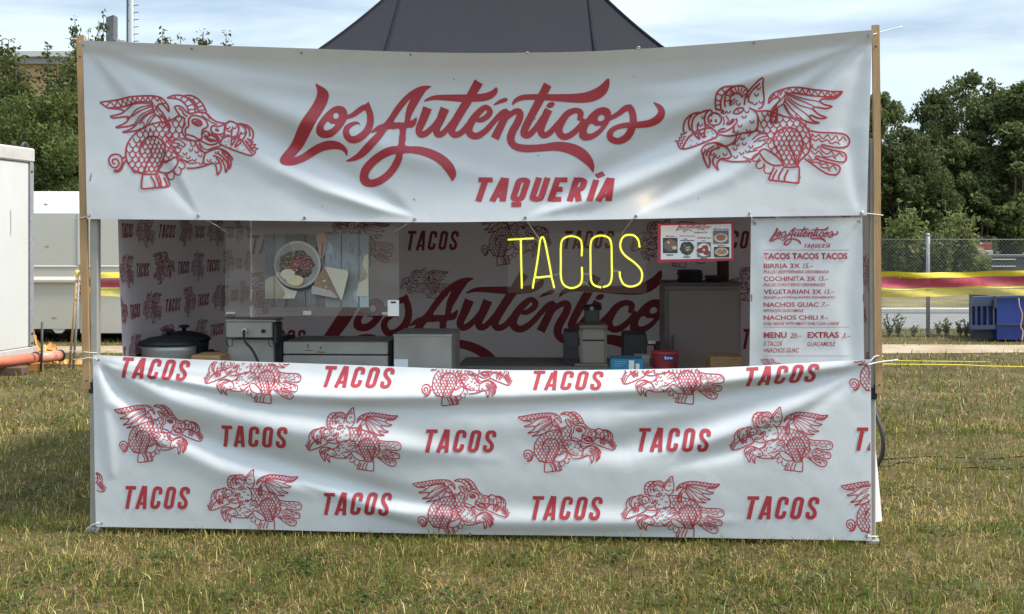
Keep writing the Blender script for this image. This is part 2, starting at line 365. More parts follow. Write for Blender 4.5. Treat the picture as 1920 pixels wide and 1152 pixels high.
# horned bull-headed winged beast with curled tail, looking right
BULL = Art(); o = BULL
W0, W1 = 17, 12
many(o, W0, [(48,178),(200,150),(400,120),(560,112),(660,125),(720,170),(752,225),(752,278)], [(752,278),(725,235),(690,200),(655,197),(642,230),(690,290),(735,370),(762,425),(745,485)],
 [(48,178),(85,208),(130,235),(200,240),(255,248),(270,275),(205,305),(150,320),(180,336),(260,324),(310,320),(325,340),(280,395),(205,432),(245,434),(330,417),(368,402),(372,425),(330,458),(270,483),(315,481),(400,462),(470,442),(525,418)],
 [(130,232),(240,222),(340,203),(450,176),(585,174)], [(520,425),(430,460),(370,520),(325,600),(310,690),(322,775),(360,845),(420,890),(480,910)], [(480,910),(560,915),(640,912)], [(450,720),(445,620),(490,552),(570,525),(650,545),(705,610),(712,690),(680,760),(640,830),(615,905)],
 [(540,640),(562,700),(522,790),(500,905)], [(530,417),(640,385),(720,372),(800,345),(855,318),(910,340)], [(620,882),(650,820),(690,790),(760,772),(820,740),(845,780),(830,830),(780,880),(710,902),(620,882)])
zig(o, W1, [(110,215),(145,165),(190,222),(205,155),(250,215),(265,148),(310,205),(325,140),(370,195),(385,132),(420,185),(435,125),(470,175),(490,120),(520,172),(540,118),(570,172),(600,120),(640,170),(660,132),(690,190),(725,190)])
many(o, W1, [(265,275),(360,212),(450,190),(580,195)], [(325,335),(400,267),(480,228),(585,207)], [(300,345),(450,272),(590,217)], [(372,408),(450,322),(592,245)], [(370,430),(480,332),(597,263)], [(440,395),(520,322),(600,280)], [(470,378),(498,400),(480,440)], [(520,418),(560,342),(612,298)], [(545,412),(590,345),(622,302)],
 [(590,175),(608,290),(680,330),(722,378),(735,440)], [(578,175),(598,290)], [(612,300),(660,342),(690,412)], [(610,205),(645,282)], [(645,200),(605,275)], [(650,290),(715,350)], [(690,300),(650,340)], [(700,385),(750,440)], [(745,385),(690,450)],
 [(720,905),(735,952),(772,970),(802,930),(795,888)], [(800,880),(830,922),(870,915),(877,870),(850,838)], [(850,838),(890,862),(917,830),(890,790),(855,768)],
 [(740,380),(752,440),(745,500),(700,505)], [(1020,580),(1060,662),(1120,692)], [(1052,600),(1092,680)], [(1060,590),(1120,662),(1200,642),(1280,622)])
many(o, W0, [(485,915),(474,1040),(492,1066),(600,1056),(655,1050),(740,1040),(752,1012),(722,940),(695,912)], [(565,935),(605,1000),(612,1055)], [(612,920),(650,1010),(657,1052)], [(640,925),(667,990),(672,1045)], [(690,945),(720,1000),(728,1038)],
 [(318,770),(292,805),(270,862),(230,890),(188,880),(240,870),(267,830),(277,770),(250,722),(200,710),(155,730),(140,777),(160,832),(200,850),(237,830),(240,790),(215,760),(180,767),(180,800),(207,812)], [(250,722),(282,752),(310,730)])
haunch = [(450,720),(445,620),(490,552),(570,525),(650,545),(705,610),(712,690),(680,760),(640,830),(615,905),(500,905),(450,800)]
body = [(520,425),(700,385),(745,400),(750,520),(850,640),(830,740),(700,780),(640,830),(615,905),(480,905),(420,885),(360,840),(322,770),(315,690),(330,600),(370,520),(430,460)]
scales(o, haunch, 50, 46, W1); scales(o, body, 62, 52, W1, [haunch])
scales(o, [(770,350),(855,325),(905,345),(890,470),(915,540),(960,575),(770,550),(720,520),(760,430)], 66, 58, W1)
many(o, W0, [(905,335),(870,320),(835,265),(815,222),(860,214),(900,235),(935,278),(975,300)], [(855,235),(892,262),(908,300),(945,322)], [(915,335),(905,400),(885,450),(892,502),(930,545),(1000,570),(1070,572),(1110,590),(1160,610),(1222,605),(1257,580),(1262,548),(1230,530)],
 [(738,133),(790,105),(860,100),(930,130),(990,190),(1015,240),(1010,282),(960,286),(940,230),(900,180),(860,150),(800,135),(738,133)], [(890,105),(940,97),(1000,115),(1060,165),(1100,230),(1117,277),(1052,272),(1030,220),(990,160),(930,118)],
 [(960,298),(1040,276),(1120,282),(1170,332),(1230,372),(1320,385),(1347,362)], [(1180,450),(1200,415),(1250,425),(1310,400),(1322,440),(1310,492),(1260,506),(1200,490),(1180,450)], [(1100,505),(1112,475),(1150,480),(1172,507),(1140,532),(1105,528)], [(1150,500),(1205,522),(1255,562)], [(1120,542),(1180,577),(1260,562)], [(1182,500),(1240,520),(1270,557)],
 [(1270,605),(1300,550),(1350,525),(1420,532),(1490,560)], [(1270,605),(1400,662),(1540,710),(1600,722),(1640,692)], [(1500,570),(1560,650),(1605,702)], [(1525,562),(1590,650),(1625,682)])
many(o, W0, [(960,340),(1000,310),(1060,320),(1120,350),(1152,410),(1132,440),(1100,455),(1087,500),(1087,545),(1050,556),(1010,530),(960,512),(920,500),(918,450),(952,420),(952,380),(960,340)], [(1020,385),(1040,370),(1062,385),(1040,398),(1020,385)], [(985,368),(1020,348),(1070,362),(1092,400),(1060,417),(1010,402),(985,368)])
o.st([(1225,457),(1245,458),(1258,474)], 26); o.st([(1120,508),(1155,552),(1230,572)], 24); o.st([(1000,375),(1015,390)], 20); o.st([(1072,375),(1072,402)], 18)
many(o, W1, [(805,105),(817,135)], [(880,108),(865,150)], [(940,138),(902,178)], [(987,190),(930,217)], [(1010,245),(945,252)], [(1000,115),(980,142)], [(1052,155),(1015,187)], [(1085,200),(1035,222)], [(1107,245),(1045,257)], [(1080,300),(1130,342),(1200,387),(1245,400)], [(1120,282),(1165,345)])
zig(o, W1, [(1560,560),(1580,590),(1600,570),(1600,610),(1632,605),(1618,638),(1660,650),(1635,667),(1640,692)])
zig(o, W1, [(1545,570),(1570,620),(1590,600),(1590,650),(1615,630),(1610,672)])
many(o, W0, [(1320,385),(1350,360),(1410,382),(1445,430),(1442,500),(1430,547),(1395,547),(1387,500),(1385,440)], [(1395,550),(1392,620),(1425,577),(1432,550)], [(1420,382),(1482,410),(1520,470),(1510,540),(1480,572),(1460,552),(1472,480)], [(1460,567),(1430,637),(1492,590)], [(1440,382),(1520,400),(1575,450),(1592,510),(1582,562),(1540,542)], [(1480,400),(1542,442),(1562,522)], [(1320,390),(1312,440),(1322,512)],
 [(930,852),(1000,852),(1100,832),(1180,800),(1200,790)], [(1010,572),(1060,660),(1120,692),(1180,667),(1260,650),(1340,682),(1390,740),(1397,772)], [(1120,690),(1100,770),(1120,812),(1200,802),(1232,840),(1245,925)], [(1245,925),(1280,870),(1272,800),(1230,745)], [(1200,722),(1270,752),(1320,832),(1330,897),(1352,832),(1322,762),(1240,690)], [(1290,692),(1352,762),(1367,862),(1385,792),(1352,722)], [(1280,665),(1390,740),(1395,770)])
many(o, W1, [(760,570),(850,560),(920,612)], [(770,590),(860,602),(830,642)], [(860,545),(960,572),(972,602)], [(760,620),(880,652)], [(800,690),(900,742)], [(850,740),(930,782),(980,770)], [(870,760),(960,802),(1042,795)], [(720,560),(790,640),(850,740)], [(560+200,640),(820,700),(870,765)])
for x, y in [(890,620),(990,615),(970,660),(1030,680),(910,700),(1065,720),(945,740),(1005,765),(1070,800),(1155,770),(1400,425),(1435,520),(1490,480),(1485,545),(1235,690),(1340,430),(1360,460),(1290,760),(1240,790)]:
    o.st([(x - 18, y - 8), (x - 6, y + 12), (x + 14, y + 10), (x + 20, y - 12)], W1, sub=2)
for x, y in [(1320,575),(1360,560),(1330,610),(1380,640),(1450,655),(1500,615),(1520,660),(1350,580)]: o.st([(x, y), (x + 14, y + 4)], 8, sub=1)
o.st([(1275,520),(1300,530),(1310,515),(1330,525),(1345,508),(1370,515)], W1, sub=2)
# ram-horned boar-headed winged beast with a three-lobed tail, looking left
BOAR = Art(); o = BOAR
many(o, W0, [(950,285),(960,230),(1010,175),(1100,140),(1200,125),(1400,145),(1560,170),(1672,170)], [(1672,170),(1640,207),(1580,240),(1475,242),(1450,270),(1500,300),(1570,315),(1500,337),(1400,322),(1382,345),(1440,395),(1517,425),(1440,432),(1362,402),(1347,420),(1390,460),(1447,475),(1370,477),(1290,452),(1232,425)],
 [(1120,180),(1300,190),(1450,217),(1580,220),(1655,180)], [(950,285),(990,240),(1045,222),(1055,255),(992,330),(972,400),(985,485)],
 [(765,320),(840,358),(950,357),(1100,402),(1220,440),(1300,500),(1345,570),(1360,660),(1342,760),(1280,822),(1230,862)], [(1000,680),(1000,610),(1050,550),(1130,525),(1220,545),(1270,612),(1282,700),(1265,780),(1215,880)], [(1000,680),(1030,740),(1070,800),(1092,900)], [(1160,640),(1150,700),(1190,780),(1222,880)],
 [(1350,550),(1450,570),(1600,575),(1700,590),(1742,640),(1732,692),(1680,715),(1580,715),(1480,690),(1468,702),(1500,722),(1600,750),(1690,770),(1712,820),(1690,857),(1620,857),(1520,832),(1420,800),(1418,830),(1520,862),(1620,890),(1647,932),(1612,982),(1540,982),(1460,942),(1380,882),(1300,827)],
 [(855,752),(900,732),(950,752),(1030,802),(1087,880),(1000,892),(920,852),(870,792),(855,752)], [(1220,880),(1247,920),(1242,1050),(1220,1066),(1100,1052),(1000,1042),(950,1032),(960,1000),(1000,920)], [(1090,920),(1050,1000),(1052,1050)], [(1090,905),(1150,912),(1235,905)], [(1140,935),(1110,1000),(1102,1050)], [(1030,935),(997,1000),(987,1037)],
 [(480,822),(600,852),(750,852),(767,862),(732,832)], [(640,592),(622,650),(560,692),(500,700),(420,672)], [(300,782),(290,740),(330,690),(420,668),(500,690),(562,730),(592,790),(560,817),(490,822),(452,870),(462,937)], [(462,937),(420,882),(410,830),(442,780)], [(300,772),(330,850),(370,912),(382,850),(370,800),(402,740),(470,720)], [(340,800),(352,740),(420,700)], [(330,850),(308,800),(330,730)],
 [(65,662),(80,712),(130,727),(250,692),(442,612)], [(442,612),(440,570),(402,525),(340,520),(230,560),(150,640),(110,717)], [(182,590),(120,690),(110,722)], [(372,490),(340,470),(330,400),(370,345),(402,362),(395,400)], [(280,380),(310,360),(370,345)], [(272,460),(260,510),(280,562),(320,567),(337,510),(332,450)], [(272,565),(320,617),(325,570)], [(280,367),(220,420),(205,500),(220,572),(262,567)], [(225,577),(275,632),(265,577)], [(280,367),(200,387),(140,440),(120,520),(135,572)], [(200,392),(170,460),(190,540)],
 [(490,370),(520,350),(440,335)], [(845,450),(850,512),(800,562),(700,572),(600,600),(520,602),(450,582)], [(800,345),(835,385),(850,450)], [(450,560),(520,556),(590,520),(640,462),(632,425)], [(610,512),(600,572)], [(440,340),(425,260),(440,180),(500,130),(580,123),(620,120),(690,118),(742,160),(742,225)], [(582,300),(570,240),(600,192),(660,190),(702,222)], [(490,332),(480,260),(510,190),(575,135)], [(530,312),(520,240),(540,172),(600,125)],
 [(722,290),(730,210),(780,130),(880,38),(892,100),(912,220),(890,312),(850,335)], [(800,272),(760,250),(780,170),(862,90)], [(610,372),(640,330),(710,320),(700,352),(660,377),(610,372)])
o.st([(365,430),(385,385),(430,370),(475,385),(497,430),(475,475),(430,490),(385,475)], W0, closed=True)
o.st([(393,430),(397,458)], 24); o.st([(440,430),(444,460)], 24); o.st([(540,492,10),(570,480,30),(600,450,36),(612,428,20)], 0); o.st([(455,545,8),(500,530,20),(530,528,8)], 0); o.st([(655,335),(672,368)], W1)
zig(o, W1, [(970,240),(1010,190),(1025,230),(1060,155),(1070,195),(1090,145),(1120,180),(1150,132),(1190,182),(1220,130),(1250,187),(1280,140),(1320,195),(1345,145),(1380,205),(1400,150),(1440,212),(1460,158),(1500,217),(1520,165),(1550,218),(1580,172),(1610,212)])
many(o, W1, [(1120,200),(1280,252),(1400,322)], [(1125,215),(1250,292),(1382,345)], [(1130,190),(1300,232),(1450,272)], [(1120,235),(1240,322),(1345,420)], [(1115,262),(1200,352),(1290,452)], [(1110,290),(1150,352),(1215,442)], [(1100,290),(1130,342),(1182,425)], [(1235,380),(1215,402),(1240,430)],
 [(1112,180),(1100,282),(1040,322),(1000,382),(990,482)], [(1122,180),(1115,272)], [(1060,200),(1112,272)], [(1110,200),(1060,262)], [(1030,300),(975,402)], [(970,382),(1030,422),(985,482)], [(1035,330),(1022,482)], [(1040,322),(1040,480)],
 [(1370,582),(1410,612),(1440,590),(1480,632),(1530,592),(1560,642),(1610,602),(1640,652),(1680,612),(1712,652)], [(1372,625),(1410,652),(1440,630),(1470,662),(1520,640),(1560,680),(1610,662),(1650,690)], [(1370,702),(1410,742),(1440,702),(1480,762),(1530,782),(1560,750),(1600,802),(1640,772),(1680,812)], [(1362,742),(1400,782),(1440,750),(1480,800),(1530,812),(1570,800),(1610,832)], [(1340,792),(1380,842),(1430,822),(1470,882),(1510,872),(1540,922),(1580,892),(1612,942)], [(1330,822),(1380,862),(1430,862),(1470,912),(1520,920),(1550,952)],
 [(850,770),(800,800),(785,842),(830,852),(862,820)], [(870,840),(825,882),(840,922),(890,912),(907,870)], [(910,890),(905,952),(942,972),(985,952),(1002,902)],
 [(760,602),(800,560),(862,545)], [(800,632),(860,580),(942,570)], [(810,662),(880,612),(950,600)], [(800,732),(882,702)], [(740,762),(842,740)], [(850,652),(942,630)], [(700,802),(782,832),(852,772)], [(860,545),(930,580),(950,640),(880,700)], [(682,582),(650,642),(600,692)], [(700,572),(760,560),(850,545)])
scales(o, [(1000,680),(1000,610),(1050,550),(1130,525),(1220,545),(1270,612),(1282,700),(1265,780),(1215,900),(1092,900),(1070,800),(1030,740)], 50, 46, W1)
scales(o, [(855,365),(950,360),(1100,405),(1220,445),(1300,500),(1345,570),(1358,660),(1338,750),(1290,800),(1275,650),(1200,540),(1130,522),(1010,590),(1000,690),(1030,780),(930,730),(930,600),(860,540),(850,450)], 62, 54, W1, [[(1000,680),(1000,610),(1050,550),(1130,525),(1220,545),(1270,612),(1282,700),(1265,780),(1215,900),(1092,900),(1070,800),(1030,740)]])
for i in range(7):
    a0 = R(190 + i * 26); o.st([(655 + math.cos(a0) * 42, 215 + math.sin(a0) * 40), (650 + math.cos(a0) * 95, 205 + math.sin(a0) * 92)], W1, sub=1)
many(o, W1, [(430,250),(480,262)], [(440,190),(495,215)], [(480,145),(520,180)], [(440,300),(490,290)], [(525,260),(575,250)], [(535,205),(580,215)], [(560,165),(610,190)])
many(o, W1, [(590,300),(600,255),(625,232)], [(612,292),(625,262),(655,250)], [(570,285),(590,245)])
zig(o, W1, [(160,550),(122,580),(100,570),(105,612),(80,608),(90,642),(40,642),(75,662),(68,692)])
zig(o, W1, [(150,600),(125,600),(128,630),(105,635),(112,665),(90,668),(92,700)])
o.st([(345,500),(360,512),(375,498),(395,512),(410,500),(430,515)], W1, sub=2)
many(o, W1, [(510,400),(522,450),(510,492)], [(540,390),(562,440),(540,482)])
for x, y in [(565,355),(710,410),(785,460),(665,500),(755,545),(630,560),(740,355),(660,280),(850,130),(835,190),(820,275),(880,260),(320,410),(290,480),(235,540),(700,620),(650,680),(720,670),(780,700),(630,720),(745,745),(690,765),(630,800),(460,700),(370,745),(400,775),(530,775),(455,800),(520,360)]:
    o.st([(x - 20, y - 10), (x - 8, y + 12), (x + 12, y + 12), (x + 22, y - 10)], W1, sub=2)
for x, y in [(250,600),(350,560),(390,550),(300,650),(190,640),(240,670),(390,610),(330,600),(180,690),(400,575)]: o.st([(x, y), (x + 14, y + 4)], 8, sub=1)
BULLBB = (45, 95, 1665, 1070); BOARBB = (38, 35, 1748, 1068)
def beast(kind, x0, y0, x1, y1):
    A, b = (BULL, BULLBB) if kind == 'A' else (BOAR, BOARBB)
    return A.xy(lambda V: np.c_[x0 + (V[:, 0] - b[0]) / (b[2] - b[0]) * (x1 - x0), y0 + (V[:, 1] - b[1]) / (b[3] - b[1]) * (y1 - y0)])

# ------------------------------------------------------------------ folds in hanging fabric: ridges in the plane of the sheet
def ridge(px, py, pts, wd, amp, below=1.0, pinch=0.25, ends=(0.06, 0.06)):
    px = np.asarray(px, float); py = np.asarray(py, float); P = np.asarray(pts, float)
    seg = np.diff(P, axis=0); ln = np.hypot(seg[:, 0], seg[:, 1]); cum = np.r_[0, np.cumsum(ln)]
    best = np.full(px.shape, 1e9); tt = np.zeros(px.shape); sg = np.ones(px.shape)
    for i in range(len(seg)):
        ux, uy = seg[i] / ln[i]; rx = px - P[i, 0]; ry = py - P[i, 1]
        t = np.clip(rx * ux + ry * uy, 0, ln[i]); d = np.hypot(rx - t * ux, ry - t * uy); k = d < best
        best = np.where(k, d, best); tt = np.where(k, (cum[i] + t) / cum[-1], tt); sg = np.where(k, np.sign(ux * ry - uy * rx), sg)
    env = pinch + (1 - pinch) * np.sin(np.pi * np.clip(tt, 0, 1)) ** .8
    e = np.clip(tt / ends[0], 0, 1) * np.clip((1 - tt) / ends[1], 0, 1)
    ww = wd * env * np.where(sg > 0, below, 1.0)
    return 1.15 * amp * env * e * np.exp(-(best / ww) ** 2)
def wob(px, py, a, l, seed):
    r = np.random.default_rng(seed); z = 0
    for i in range(7):
        an = r.uniform(0, np.pi); k = 2 * np.pi / (l * r.uniform(.6, 1.8)); z = z + np.sin((px * np.cos(an) + py * np.sin(an)) * k + r.uniform(0, 6.3))
    return z * a / 3
# ------------------------------------------------------------------ ground and roads
def ground_mat(name, c1, c2, c3, sc=1.2):
    m = bpy.data.materials.new(name); m.use_nodes = True; t = m.node_tree; b = t.nodes['Principled BSDF']; b.inputs['Roughness'].default_value = 0.95; b.inputs['Specular IOR Level'].default_value = 0.15
    c = N(t, 'ShaderNodeTexCoord'); n = N(t, 'ShaderNodeTexNoise'); n.inputs['Scale'].default_value = sc; n.inputs['Detail'].default_value = 8; n.inputs['Roughness'].default_value = .65
    n2 = N(t, 'ShaderNodeTexNoise'); n2.inputs['Scale'].default_value = sc * 28; n2.inputs['Detail'].default_value = 6; n2.inputs['Roughness'].default_value = .7
    mth = N(t, 'ShaderNodeMath', operation='MULTIPLY_ADD'); mth.inputs[1].default_value = .55; ad = N(t, 'ShaderNodeMath', operation='MULTIPLY'); ad.inputs[1].default_value = .45
    r = N(t, 'ShaderNodeValToRGB'); e = r.color_ramp.elements; e[0].position = .38; e[0].color = (*c1, 1); e[1].position = .64; e[1].color = (*c3, 1); q = e.new(.5); q.color = (*c2, 1)
    lk = t.links.new; lk(c.outputs['Object'], n.inputs['Vector']); lk(c.outputs['Object'], n2.inputs['Vector']); lk(n2.outputs['Fac'], ad.inputs[0]); lk(n.outputs['Fac'], mth.inputs[0]); lk(ad.outputs[0], mth.inputs[2]); lk(mth.outputs[0], r.inputs['Fac']); lk(r.outputs['Color'], b.inputs['Base Color'])
    bp = N(t, 'ShaderNodeBump'); bp.inputs['Strength'].default_value = .6; bp.inputs['Distance'].default_value = .03; lk(n2.outputs['Fac'], bp.inputs['Height']); lk(bp.outputs['Normal'], b.inputs['Normal'])
    return m
G1 = ground_mat('dry_meadow', (0.035, 0.034, 0.014), (0.085, 0.066, 0.03), (0.16, 0.115, 0.06))
mb = MB(); mb.add([(-900, -60, 0), (900, -60, 0), (900, 1500, 0), (-900, 1500, 0)], [(0, 1, 2, 3)]); mb.build('ground', G1, origin=(0, 0, 0), kind='structure')
DIRT = ground_mat('dirt_track', (0.26, 0.19, 0.12), (0.36, 0.28, 0.19), (0.44, 0.36, 0.26), 1.6)
def strip(name, y0, y1, m, z, seed=1, amp=.25, x0=-40, x1=60):
    r = np.random.default_rng(seed); xs = np.arange(x0, x1, .5); a = y0 + np.interp(xs, xs[::3], r.normal(0, amp, len(xs[::3]))); b = y1 + np.interp(xs, xs[::3], r.normal(0, amp, len(xs[::3])))
    P = np.stack([np.c_[xs, a, xs * 0 + z], np.c_[xs, b, xs * 0 + z]]); mb = MB(); mb.grid(P, flip=False); return mb.build(name, m, origin=(0, 0, 0), kind='structure')
strip('dirt_path', 16.3, 17.5, DIRT, .006, 3, .12)
ASPH = mat('asphalt', (0.17, 0.165, 0.16), 0.9, noise=0.15, nscale=3, bump=.2)
strip('road', 20.7, 25.0, ASPH, .006, 4, .01)
KERB = mat('kerb_stone', (0.42, 0.41, 0.38), 0.8, noise=0.1, nscale=6)
mb = MB(); mb.box((-40, 25.05, 0), (60, 25.25, .12), bev=.02); mb.build('kerb', KERB, origin=(0, 25.05, 0), kind='structure')
# dry bank beyond the road
xs = np.linspace(-60, 80, 141); ys = np.array([25.3, 27, 29.5, 33, 40, 70]); zz = np.array([.02, .12, .3, .36, .34, .01])
r = np.random.default_rng(5); P = np.array([[(x, y, max(.012, z + r.normal(0, .03) * (z > .05))) for x in xs] for y, z in zip(ys, zz)])
mb = MB(); mb.grid(P, flip=False); mb.build('grass_bank', ground_mat('dry_bank', (0.07, 0.07, 0.03), (0.15, 0.125, 0.06), (0.24, 0.19, 0.10), .8), origin=(0, 0, 0), kind='structure')

# ------------------------------------------------------------------ canopy tent
SR = float(WID); DB = 2.92
tent = empty('canopy_tent', tuple(TX([0, 0, 0.])), 'pop up pavilion with black canvas roof and grey metal legs over the taco stall', 'tent')
def tpost(s0, d0, wd=.046, top=2.2):
    m = TMB(); m.box((s0, d0, 0.03), (s0 + wd, d0 + wd, top), bev=.006); m.box((s0 - .02, d0 - .02, 0.0), (s0 + wd + .02, d0 + wd + .02, .03), bev=.008)
    m2 = TMB(); m2.box((s0 - .007, d0 - .007, .785), (s0 + wd + .007, d0 + wd + .007, .85), bev=.006); m2.tube([(s0 + .023, d0 - .012, .86), (s0 + .023, d0 - .005, .86)], .006, 8)
    a = m.build('leg', ALU, tent); m2.build('leg_lock', BLACK, a); return a
tpost(-.035, .012); tpost(SR - .022, .012, .032); tpost(-.03, DB - .05); tpost(SR - .03, DB - .05)
for d in (.13, DB - .045):
    for k, hh in enumerate((2.16,)):
        m = TMB(); m.box((.02, d + .004, hh - .03), (SR - .025, d + .03, hh), bev=.004); m.build('eave_bar', ALU, tent)
H0, H1, LL, LR, DR = 2.30, 3.42, 1.57, 1.53, 1.47
def rz(t): return H0 + (H1 - H0) * t ** 1.75
A0, A1, B0, B1 = -.05, SR - .012, .10, DB + .03
roof = TMB(); NT = 20
def panel(p0, p1, q0, q1, n=24):
    P = np.array([[np.r_[np.array(p0) * (1 - t) + np.array(q0) * t + (np.array(p1) * (1 - t) + np.array(q1) * t - np.array(p0) * (1 - t) - np.array(q0) * t) * u, rz(t) - (.018 * (1 - t) + .02 * t * (1 - t) * 4) * math.sin(math.pi * u) + .005 * math.sin(u * 23 + t * 9) * math.sin(math.pi * t) * math.sin(math.pi * u)] for u in np.linspace(0, 1, n)] for t in np.linspace(0, 1, NT)])
    roof.grid(P)
panel((A0, B0), (A1, B0), (A0 + LL, DR), (A1 - LR, DR)); panel((A1, B0), (A1, B1), (A1 - LR, DR), (A1 - LR, DR)); panel((A1, B1), (A0, B1), (A1 - LR, DR), (A0 + LL, DR)); panel((A0, B1), (A0, B0), (A0 + LL, DR), (A0 + LL, DR))
ro = roof.build('roof', CANVAS, tent)
m = TMB()
for a, b in [((A0, B0), (A1, B0)), ((A1, B0), (A1, B1)), ((A1, B1), (A0, B1)), ((A0, B1), (A0, B0))]:
    P = []
    for u in np.linspace(0, 1, 40):
        p = np.array(a) * (1 - u) + np.array(b) * u; wv = .006 * math.sin(u * 60); P.append([(p[0] + wv * .3, p[1] + wv, H0 + .004 - .018 * math.sin(math.pi * u)), (p[0] + wv, p[1] + wv, H0 - .315)])
    m.grid(np.array(P))
m.build('valance', CANVAS, tent)
def ht(s, d): return rz(max(0, min(1, (d - B0) / (DR - B0))))
for s_, k in ((A0 + LL, 1), (A1 - LR, -1)):
    m = TMB(); m.tube([(s_ - k * .16 * (1 - t), B0 + (DR - B0) * t, rz(t) - .012 * (1 - t) + .003) for t in np.linspace(.02, 1, 22)], .009, 6, flat=.4); m.build('roof_seam', SEAM, ro)
for a, q in (((A0, B0), (A0 + LL, DR)), ((A1, B0), (A1 - LR, DR))):
    m = TMB(); m.tube([(a[0] + (q[0] - a[0]) * t, a[1] + (q[1] - a[1]) * t, rz(t) + .002) for t in np.linspace(0, 1, 24)], .010, 6); m.build('hip_seam', SEAM, ro)

# ------------------------------------------------------------------ wooden battens
def batten(px0, px1, py0, py1, pxb0, pxb1, label):
    d = -.002; a = pl(px0, py0, d); b = pl(px1, py0, d); c = pl(pxb0, py1, d); e = pl(pxb1, py1, d); P = []
    m = TMB()
    v = []
    for t in np.linspace(0, 1, 14):
        s0 = a[0] * (1 - t) + c[0] * t + .002 * math.sin(t * 7); s1 = b[0] * (1 - t) + e[0] * t + .002 * math.sin(t * 7); h = a[1] * (1 - t) + c[1] * t
        v.append([(s0, d, h), (s1, d, h), (s1, d + .024, h), (s0, d + .024, h)])
    v = np.array(v).reshape(-1, 3); f = [(i * 4 + j, i * 4 + (j + 1) % 4, i * 4 + 4 + (j + 1) % 4, i * 4 + 4 + j) for i in range(13) for j in range(4)] + [(3, 2, 1, 0), tuple(range(52, 56))]
    m.add(v, f)
    for (x, y) in [((px0 + px1) / 2, py0 + 40), ((pxb0 + pxb1) / 2 + 1, py1 - 16)]:
        s, h = pl(x, y, d); m.tube([(s, d + .002, h), (s, d - .003, h)], .005, 8, mi=1)
    return m.build('wooden_batten', [WOOD, DARK], label=label, cat='batten', group='wooden battens beside the front legs')
batten(143, 157, 66, 730, 155, 168, 'upright wooden batten left of the banners, beside the far white trailer')
batten(1636, 1649, 47, 738, 1641, 1655, 'upright wooden batten right of the banners, in front of the dark trees')

# ------------------------------------------------------------------ banners
def eyelets(parent, pts, surf, r=.0085):
    first = None
    for (x, y) in pts:
        c = surf(np.array([x]), np.array([y]), .003)[0]
        if first is None:
            m = MB(); a = [];  b = []
            m.lathe([(r * .45, 0), (r * .55, .002), (r, .0025), (r * 1.15, 0)], (0, 0, 0), 16); m.lathe([(r * .5, 0), (r * .5, .0004)], (0, 0, .0006), 12, mi=1)
            rot = Matrix.Rotation(math.atan2(NV[1], NV[0]) - math.pi / 2, 4, 'Z') @ Matrix.Rotation(R(90), 4, 'X')
            m.v = [np.array([tuple(rot @ Vector(p)) for p in vv]) for vv in m.v]
            first = m.build('eyelet', [EYEM, HOLE], origin=(0, 0, 0)); first.parent = parent
            e = first
        else: e = first.copy(); COL.objects.link(e)
        e.location = Vector(c) - parent.location
def cord(parent, pts, r=.0028, name='tie_cord'):
    m = MB(); P = cr_smooth(np.array(pts), False, 5); m.tube([tuple(p) for p in P], r, 6); return m.build(name, CORD, parent)
def surface(d0, disp):
    def f(px, py, off=0.0):
        s, h = pl(px, py, d0); z = disp(np.asarray(px, float), np.asarray(py, float))
        return TX(np.stack([s, d0 - z - off, h], 1))
    return f
def sheet(mb, surf, L0, L1, R0, R1, top, bot, nx, ny, mi=0, hem=None):
    V = np.linspace(0, 1, ny); U = np.linspace(0, 1, nx); v, u = np.meshgrid(V, U, indexing='ij')
    x = (L0 + (L1 - L0) * v) * (1 - u) + (R0 + (R1 - R0) * v) * u; yt = top(x); yb = bot(x); y = yt + (yb - yt) * v
    W = surf(x.ravel(), y.ravel()).reshape(ny, nx, 3); mb.grid(W, mi, flip=True)
itp = lambda P: (lambda x: np.interp(x, *zip(*P)))
def sm(P):
    Q = cr_smooth(np.array(P, float), False, 10); return lambda x: np.interp(x, Q[:, 0], Q[:, 1])

